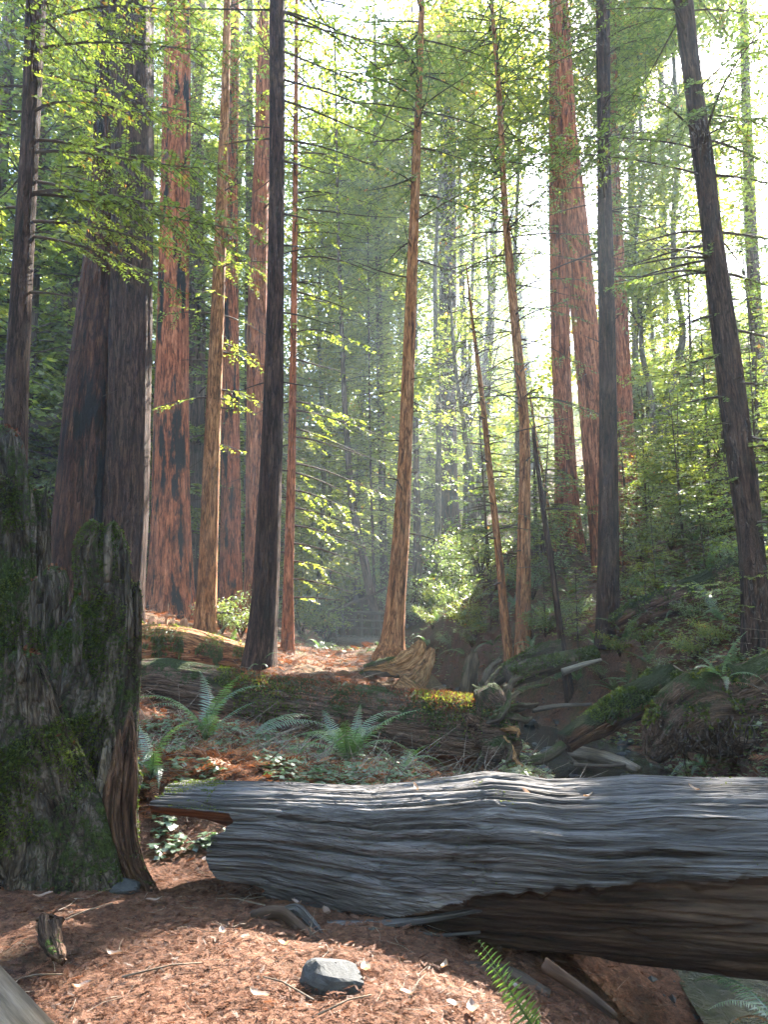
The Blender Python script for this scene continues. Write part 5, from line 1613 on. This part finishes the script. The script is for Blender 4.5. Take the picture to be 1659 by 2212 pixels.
for px, py, s in [(935, 1360, .5), (955, 1330, .6), (990, 1350, .45), (1020, 1400, .4), (1045, 1310, .6), (1075, 1345, .4), (1010, 1265, .7), (975, 1410, .4), (650, 1380, 1.0), (680, 1350, 1.3), (700, 1390, .9), (730, 1350, 1.2), (760, 1330, 1.3), (640, 1330, 1.3), (665, 1260, 1.6), (720, 1280, 1.6), (700, 1310, 1.3), (780, 1300, 1.2), (850, 1330, 1), (880, 1360, .8), (940, 1310, .9), (985, 1275, 1.1), (1010, 1290, 1.2), (1040, 1250, 1.2),
                  (1170, 1210, 1.2), (1150, 1300, .9), (1270, 1200, 1.0), (1400, 960, 1.8), (1440, 930, 2), (1480, 950, 1.8), (1520, 960, 1.5), (1420, 1040, 1.3), (1470, 1080, 1.1), (1410, 1110, 1.0), (1490, 1140, 1), (1385, 1010, 1.3), (1650, 1000, 1.6), (1640, 1100, 1.2), (1380, 1220, .9), (1450, 1190, .9), (1540, 1180, .9),
                  (70, 950, 1.6), (100, 870, 2), (90, 1000, 1.3), (60, 880, 2), (110, 950, 1.6), (315, 1200, 1.5), (318, 1000, 2), (330, 1290, 1), (430, 1150, 1.4), (425, 1250, 1.2), (520, 1380, .8), (480, 1370, .8), (612, 1300, 1.2), (470, 1250, 1.5), (30, 1000, 1.3), (1100, 1280, .8), (900, 1230, 1.4), (1180, 1380, .6), (1590, 1240, .8), (1560, 1000, 1.6), (1350, 1300, .6), (1420, 1330, .6), (1480, 1300, .6), (1550, 1400, .5), (1340, 1420, .5), (1390, 1400, .5), (1440, 1470, .45), (1500, 1430, .5), (1240, 1350, .6), (1160, 1440, .45), (1630, 1210, .7), (1300, 1470, .45), (980, 1330, .8), (1030, 1380, .7), (930, 1340, .8), (1500, 1350, .55)]:
    q = hit(px, py, 8)
    items.append((px, (q, s)))
for i, (lab, (q, s)) in enumerate(auto_labels(items, 'leafy green understorey shrub between {a} and {b}', '{o} leafy shrub from left between {a} and {b}')):
    sc = s * min(1.6, max(.6, q[1] / 24))
    if i < 4:
        SHK[i].location = tuple(q)
        SHK[i].scale = (sc,) * 3
        SHK[i]['label'] = lab
    else:
        copy_thing(SHK[i % 4], q, g.uniform(0, 6.28), sc, lab)
q = hit(708, 1392, 8)
t = thing('dead_shrub', q, 'shrub of withered orange-brown leaves left of the footbridge', 'shrub')
g = np.random.default_rng(9)
mb = MB()
for i in range(7):
    a = g.uniform(0, 6.28)
    tube(mb, [q, q + [math.cos(a) * .3, math.sin(a) * .3, .6], q + [math.cos(a) * .8, math.sin(a) * .8, .9]], .02, .006, nu=4)
mb.obj('stem', M['twig'], t)
mb = MB()
leafy(mb, q + g.normal(0, .5, (30, 3)) * [.8, .6, .3] + [0, 0, .6], 260, .1, g, m=0, spread=.2)
mb.obj('foliage', M['orange_leaf'], t, smooth=False)

SPK = []
for kk in range(4):
    g = np.random.default_rng(700 + kk)
    H = 3.2 + .9 * kk
    t = thing('sapling', (0, 0, 0), 'x', 'sapling', 'young conifers under the tall trees')
    P = np.stack([np.linspace(0, .35, 8) ** 1.5 * g.uniform(-1, 1), np.linspace(0, .3, 8) * g.uniform(-1, 1), np.linspace(-.1, H, 8)], -1)
    mb = MB()
    tube(mb, P, .05, .008, nu=8, step=.3)
    mb.obj('trunk', M['twig'], t)
    mb = MB()
    for i in range(34 + 8 * kk):
        f = g.uniform(.08, .98)
        p = P[min(int(f * 8), 7)]
        p = np.array([np.interp(f * H, P[:, 2], P[:, 0]), np.interp(f * H, P[:, 2], P[:, 1]), f * H])
        branch(mb, p, g.uniform(0, 6.28), 1.7 * (1.1 - .85 * f) * g.uniform(.7, 1.2), up=g.uniform(.05, .35), droop=g.uniform(.3, .6), r0=.012, leaf=.095, gap=.15, lgap=.055, cull=False, g=g, twig_r=.004, hang=.1)
    mb.obj('crown', [M['twig'], M['needle_bright'] if kk % 2 else M['needle']], t, smooth=False)
    SPK.append(t)
g = np.random.default_rng(47)
items = []
for px, py, s in [(655, 1330, 1.4), (700, 1290, 1.6), (735, 1240, 1.5), (680, 1240, 1.8), (770, 1240, 1.5), (840, 1290, 1.4), (1060, 1300, 1.2), (1170, 1250, 1.1), (1160, 1180, 1.4), (1265, 1180, 1.1), (1400, 1010, 1.3), (1440, 1060, 1.0), (1470, 1160, .9), (1500, 1010, 1.3), (1540, 1090, 1),
                  (1580, 1150, .8), (1640, 1180, 1.0), (1655, 1350, .8), (1650, 1060, 1.2), (90, 950, 1.6), (320, 1150, 1.5), (330, 1260, 1.2), (425, 1200, 1.5), (505, 1320, 1.2), (80, 860, 2), (1345, 1270, .45), (1420, 1290, .4), (1525, 1230, .5), (1610, 1330, .4), (1400, 1340, .35), (1180, 1380, .4), (1250, 1400, .35), (1060, 1380, .4), (1400, 1150, .8), (1360, 1180, .9), (1480, 1220, .8), (640, 1200, 1.8), (1390, 920, 1.8), (1530, 940, 1.6), (20, 900, 1.6)]:
    q = hit(px, py, 8)
    items.append((px, (q, s)))
for i, (lab, (q, s)) in enumerate(auto_labels(items, 'young conifer sapling between {a} and {b}', '{o} young conifer from left between {a} and {b}')):
    if i < 4:
        SPK[i].location = tuple(q)
        SPK[i].scale = (s,) * 3
        SPK[i]['label'] = lab
    else:
        copy_thing(SPK[i % 4], q, g.uniform(0, 6.28), s, lab)


# slender broadleaf trees on the right
def broad(label, pts, Y, r0, n_limbs, leaves, size, lm='broadleaf', seed=0, hfrom=.3, spread=.5, llen=2.2, name='broadleaf_tree'):
    g = np.random.default_rng(seed)
    P = np.array([at(a, b, Y) for a, b in pts])
    gg = gz(P[0][0], P[0][1])
    if P[0][2] > gg:
        P = np.vstack([[P[0][0], P[0][1], gg - .2], P])
    t = thing(name, [P[0][0], P[0][1], gg], label, 'tree', 'slender broadleaf trees on the right slope')
    mb = MB()
    tube(mb, P, r0, r0 * .3, nu=12, step=.25, rough=.15, seed=seed)
    mb.obj('trunk', M['bark_smooth'], t)
    Q_, _ = resample(P, np.zeros(len(P)), .3)
    mb = MB()
    tips = []
    for _ in range(n_limbs):
        p = Q_[int(g.uniform(hfrom, 1) * (len(Q_) - 1))]
        a = g.uniform(0, 6.28)
        L = llen * g.uniform(.5, 1.2)
        e = p + np.array([math.cos(a) * L, math.sin(a) * L, L * g.uniform(-.1, .7)])
        mid = (p + e) / 2 + g.normal(0, .15 * L, 3)
        tube(mb, [p, mid, e], .03, .008, nu=4, step=.4)
        for f in (.4, .6, .8, 1):
            tips.append(p * (1 - f) + e * f + g.normal(0, .2, 3))
    tips = np.array(tips)
    leafy(mb, tips, leaves, size, g, spread=spread, cull=True)
    mb.obj('crown', [M['twig'], M[lm]], t, smooth=False)


broad('slender crooked broadleaf tree with a mossy trunk on the right slope', [(1438, 905), (1447, 850), (1468, 770), (1476, 715), (1462, 620), (1455, 500), (1466, 300), (1457, 150), (1454, 0), (1452, -200)], 27, .17, 90, 20000, .17, seed=1, hfrom=.25, spread=.7, llen=3.0)
broad('twin-like thinner broadleaf tree left of the crooked one', [(1412, 912), (1404, 840), (1388, 760), (1382, 640), (1376, 500), (1390, 380), (1378, 150), (1384, -100)], 28, .13, 80, 16000, .17, seed=2, spread=.7, llen=2.8)
broad('straight faint broadleaf stem behind the crooked tree', [(1425, 880), (1415, 780), (1408, 690), (1400, 560)], 36, .14, 30, 6000, .22, seed=3, spread=.6)
broad('small broadleaf tree with turning orange leaves on the right slope', [(1500, 900), (1492, 840), (1484, 790), (1478, 760)], 31, .08, 12, 900, .2, lm='orange_leaf', seed=4, spread=.4, llen=1.2)
broad('golden-green maple behind the dead-topped conifer', [(1028, 1180), (1015, 1000), (985, 800), (970, 600)], 30, .16, 50, 12000, .2, seed=5, spread=.7, llen=2.6, hfrom=.5)
broad('bright maple glowing in the sun right of the centre tree', [(1045, 1150), (1050, 950), (1060, 750), (1050, 500)], 34, .16, 50, 12000, .22, seed=6, spread=.8, llen=2.8, hfrom=.45)
broad('tall golden maple behind the bowed slim redwood', [(1120, 1150), (1118, 900), (1112, 600), (1122, 300), (1118, 60)], 33, .16, 80, 15000, .24, seed=8, spread=.8, llen=3.2)
broad('tall light green maple just right of the curved centre tree', [(945, 1180), (948, 900), (940, 600), (955, 300), (950, 40)], 36, .18, 80, 15000, .26, seed=9, spread=.8, llen=3.2, hfrom=.6)
broad('pale sunlit maple between the dead-topped conifer and the curved centre tree', [(1020, 1180), (1015, 800), (1024, 450), (1012, 120)], 40, .18, 80, 15000, .28, seed=10, spread=.9, llen=3.2, hfrom=.55)
broad('loose leafy maple beyond the dark straight redwood', [(1368, 930), (1372, 700), (1360, 400), (1372, 100)], 33, .13, 60, 11000, .2, seed=11, spread=.7, llen=2.6)
broad('backlit maple in the sunny gap behind the footbridge', [(770, 1250), (775, 1000), (790, 780), (800, 600), (806, 400)], 44, .18, 70, 14000, .24, seed=7, spread=.8, llen=3.2)
broad('sunlit maple in the hazy valley centre left of the grey trunk', [(690, 1250), (700, 1000), (688, 700), (700, 400), (694, 150)], 42, .18, 80, 16000, .24, seed=12, spread=.9, llen=3.4)
broad('hazy light green maple right of the straight grey trunk', [(862, 1250), (858, 1000), (866, 700), (850, 420), (856, 200)], 46, .18, 80, 16000, .26, seed=13, spread=.9, llen=3.4)
broad('far glowing maple at the end of the valley', [(755, 1230), (750, 900), (760, 600), (752, 300)], 54, .2, 80, 16000, .3, seed=14, spread=1.0, llen=3.8)

# ------------------------------------------------------------------ ground cover and litter
g = np.random.default_rng(61)


def fan(n, r0, r1, half=37):
    r = np.exp(g.uniform(math.log(r0), math.log(r1), n))
    a = np.radians(g.uniform(-half, half, n))
    return np.stack([r * np.sin(a), r * np.cos(a)], -1)


# redwood needle sprigs: a bent stem with little flat leaves on both sides
def sprigs(xy, L, lift=.02):
    n = len(xy)
    z = ground(xy[:, 0], xy[:, 1]) + g.uniform(.0, lift, n)
    B = np.concatenate([xy, z[:, None]], 1)
    a = g.uniform(0, 6.28, n)
    D = unit(np.stack([np.cos(a), np.sin(a), g.normal(.02, .2, n)], -1))
    mb = MB()
    rn = np.clip(fbm(B * 1.3, 2) * .5 + .5 + g.normal(0, .24, n), 0, 1)
    Sd = unit(np.cross(D, UP + g.normal(0, .35, (n, 3))))
    Nn = np.cross(Sd, D)
    leaf_quads(mb, B, D, Nn, L, L * .022 + .0012, rn * .7, 0)
    for k in range(6):
        u = (k + .7) / 6.5
        for s in (-1, 1):
            ld = unit(D * .8 + Sd * (s * .6) + g.normal(0, .12, (n, 3)))
            l_ = L * (.3 - .15 * abs(u - .45))
            leaf_quads(mb, B + D * (L * u)[:, None], ld, Nn, l_, l_ * .13, np.clip(rn + g.normal(0, .1, n), 0, 1), 0)
    return mb


def not_water(xy, m=.8):
    d, zc = creek_dist(xy[:, 0], xy[:, 1])
    return xy[d > m]


xy = not_water(fan(42000, 2.3, 7.5))
mb = sprigs(xy, g.uniform(.022, .035, len(xy)) + .045 * g.uniform(0, 1, len(xy)) ** 3, .025)
tag(mb.obj('needle_litter', M['litter'], smooth=False), 'brown fallen redwood sprigs carpeting the path edge', 'leaf litter', kind='stuff')
xy = not_water(fan(26000, 6.5, 30, 40), .9)
mb = sprigs(xy, g.uniform(.1, .22, len(xy)) * (1 + np.linalg.norm(xy, axis=1) * .02), .05)
tag(mb.obj('forest_litter', M['litter'], smooth=False), 'brown needle litter on the forest floor and banks', 'leaf litter', kind='stuff')

# dead twigs and stems tangled over the banks and the path edge
xy = np.concatenate([not_water(fan(5200, 7, 32, 40), .9), not_water(fan(420, 2.4, 6.5), .9)])
n = len(xy)
B = np.concatenate([xy, (ground(xy[:, 0], xy[:, 1]) + .02)[:, None]], 1)
a = g.uniform(0, 6.28, n)
far = np.linalg.norm(xy, axis=1) > 6.8
D = unit(np.stack([np.cos(a), np.sin(a), np.where(far, np.abs(g.normal(.15, .35, n)), g.uniform(0, .08, n))], -1))
L = np.where(far, g.uniform(.2, .9, n), g.uniform(.06, .25, n))
mb = MB()
mid = B + D * (L * .5)[:, None] + g.normal(0, .06, (n, 3)) * L[:, None]
rr = np.where(far, .006, .0022)
prisms(mb, B, mid, rr, 0)
prisms(mb, mid, B + D * L[:, None] + g.normal(0, .12, (n, 3)) * L[:, None], rr * .6, 0)
tag(mb.obj('dead_twigs', M['drift'], smooth=False), 'thin dead twigs tangled over the banks and the path edge', 'twigs', kind='stuff')

# three-leaved sorrel in patches
def clovers(xy, s, mname, name, label, lift=.08):
    n = len(xy)
    z = ground(xy[:, 0], xy[:, 1]) + g.uniform(.02, lift, n)
    B = np.concatenate([xy, z[:, None]], 1)
    mb = MB()
    a0 = g.uniform(0, 6.28, n)
    rn = np.clip(.5 + fbm(B * 1.2, 2) * .4 + g.normal(0, .18, n), 0, 1)
    for k in range(3):
        a = a0 + k * 2.094
        D = unit(np.stack([np.cos(a), np.sin(a), g.normal(-.15, .25, n)], -1))
        leaf_quads(mb, B, D, unit(UP + g.normal(0, .2, (n, 3))), s, s * .48, rn, 0)
    tag(mb.obj(name, M[mname], smooth=False), label, 'ground cover', kind='stuff')


xy = fan(26000, 6.0, 14, 40)
p3 = np.concatenate([xy, np.zeros((len(xy), 1))], 1)
keep = (fbm(p3 * .8 + 3, 3) > -.2) & ((xy[:, 0] > 2.2) | ((xy[:, 1] < 10.5) & (xy[:, 0] > -3) & (fbm(p3 * .9 + 7, 3) > -.1)))
xy = not_water(xy[keep])
clovers(xy, g.uniform(.03, .06, len(xy)), 'sorrel', 'sorrel_cover', 'low green sorrel covering the ground before the mossy log and the right bank', .1)
xy = fan(100000, 8.5, 70, 40)
p3 = np.concatenate([xy, np.zeros((len(xy), 1))], 1)
keep = (fbm(p3 * .5 + 13, 4) > -.02) & ~((xy[:, 0] < 5.0) & (xy[:, 1] < 26) & (xy[:, 1] > 15) & (fbm(p3 * .8 + 19, 3) > -.2)) & ~((xy[:, 0] < 1.5) & (xy[:, 1] < 24))
xy = not_water(xy[keep], 1.0)
clovers(xy, g.uniform(.03, .075, len(xy)) * (.6 + np.linalg.norm(xy, axis=1) * .035), 'shrub_leaf', 'undergrowth', 'low leafy undergrowth spread over the valley slopes', .22)

DL = 'dry tan leaves on the needle litter'
for i, (px, py) in enumerate([(245, 2078), (440, 1870), (960, 2105), (610, 2055), (705, 1985), (175, 2150), (980, 2190), (560, 2170), (1020, 2200), (880, 2165), (640, 1965), (330, 1960), (790, 2110), (90, 1950), (1115, 2150), (480, 2030)]):
    q = hit(px, py)
    a = g.uniform(0, 6.28)
    mb = MB()
    L, w = g.uniform(.07, .12), g.uniform(.014, .022)
    s = np.linspace(-1, 1, 7)
    P = np.stack([np.cos(a) * s * L / 2, np.sin(a) * s * L / 2, .035 + .012 * s**2 + .004 * np.sin(s * 4)], -1)
    sd = np.array([-math.sin(a), math.cos(a), 0])
    wd = (w * np.sqrt(np.maximum(0, 1 - np.abs(s) ** 1.7)))[:, None]
    V = np.stack([P - sd * wd + UP * .008, P, P + sd * wd + UP * .01], 1).reshape(-1, 3) + q
    idx = np.arange(21).reshape(7, 3)
    mb.add(V, np.stack([idx[:-1, :-1], idx[1:, :-1], idx[1:, 1:], idx[:-1, 1:]], -1).reshape(-1, 4), None, g.uniform(.1, .9))
    tag(mb.obj('dry_leaf', M['dryleaf'], base=q, smooth=True), 'narrow curled tan leaf dropped on the brown needle litter', 'leaf', DL)
for i, (px, py, Y, a, lab) in enumerate([(1140, 1712, 4.72, .9, 'long tan leaf lying on the upper face of the grey log'), (1272, 1722, 4.6, 2.2, 'small reddish leaf stuck on top of the grey log'), (900, 1704, 4.85, .2, 'curled tan leaf on the log crest left of the middle'), (1500, 1706, 4.5, .4, 'pale leaf resting near the right end of the log crest')]):
    q = at(px, py, Y)
    ok, loc_, nrm, _ = LOG_BODY.ray_cast(Vector((0, 0, CAMZ)) - Vector(WORLD['grey_log']), (Vector(q) - Vector((0, 0, CAMZ))).normalized())
    if not ok:
        continue
    q = np.array(loc_ + Vector(WORLD['grey_log'])) + np.array(nrm) * .006
    n_ = unit(np.array(nrm))
    d1 = unit(np.cross(n_, [math.cos(a), math.sin(a), .3]))
    d2 = np.cross(n_, d1)
    s_ = np.linspace(-1, 1, 7)
    wd = (.011 * np.sqrt(np.maximum(0, 1 - np.abs(s_) ** 1.7)))[:, None]
    Pc = q + d1 * (s_ * .04)[:, None] + n_ * (.012 * s_**2)[:, None]
    V = np.stack([Pc - d2 * wd + n_ * .006, Pc, Pc + d2 * wd + n_ * .008], 1).reshape(-1, 3)
    idx = np.arange(21).reshape(7, 3)
    mb = MB()
    mb.add(V, np.stack([idx[:-1, :-1], idx[1:, :-1], idx[1:, 1:], idx[:-1, 1:]], -1).reshape(-1, 4), None, .5)
    tag(mb.obj('dry_leaf', M['dryleaf'], base=q), lab, 'leaf', 'dry leaves caught on the grey log')
GT = 'thin fallen twigs on the needle litter'
for i, (px, py, L, a) in enumerate([(350, 2110, .35, .3), (620, 2150, .3, 2.5), (170, 1990, .4, .9), (900, 2150, .25, 1.2), (520, 1960, .3, 2.9), (390, 1810, .4, 2.2), (1130, 2195, .3, 2.0), (60, 2130, .3, .2), (740, 2190, .28, .6), (400, 1770, .35, 1.9)]):
    q = hit(px, py) + [0, 0, .03]
    mb = MB()
    d = np.array([math.cos(a), math.sin(a), .05])
    tube(mb, [q - d * L / 2, q + d * .1 * L + [0, .01, .01], q + d * L / 2], .005, .003, nu=6)
    tag(mb.obj('fallen_twig', M['drift'], base=q), 'thin bare twig lying on the brown needle litter', 'twig', GT)

# ------------------------------------------------------------------ the sunlit haze in the valley
m, nt, out = mat('haze')
pv = N(nt, 'ShaderNodeVolumePrincipled')
pv.inputs['Color'].default_value = (0.72, 0.87, 1.0, 1)
pv.inputs['Density'].default_value = 0.0012
pv.inputs['Anisotropy'].default_value = 0.35
nt.links.new(pv.outputs[0], out.inputs['Volume'])
mb = MB()
box(mb, (0, 55, 36.5), 240, 220, 77)
hz = mb.obj('haze', m, smooth=False)
tag(hz, kind='stuff')
hz['label'] = 'thin pale sunlit haze filling the valley'
hz['category'] = 'haze'
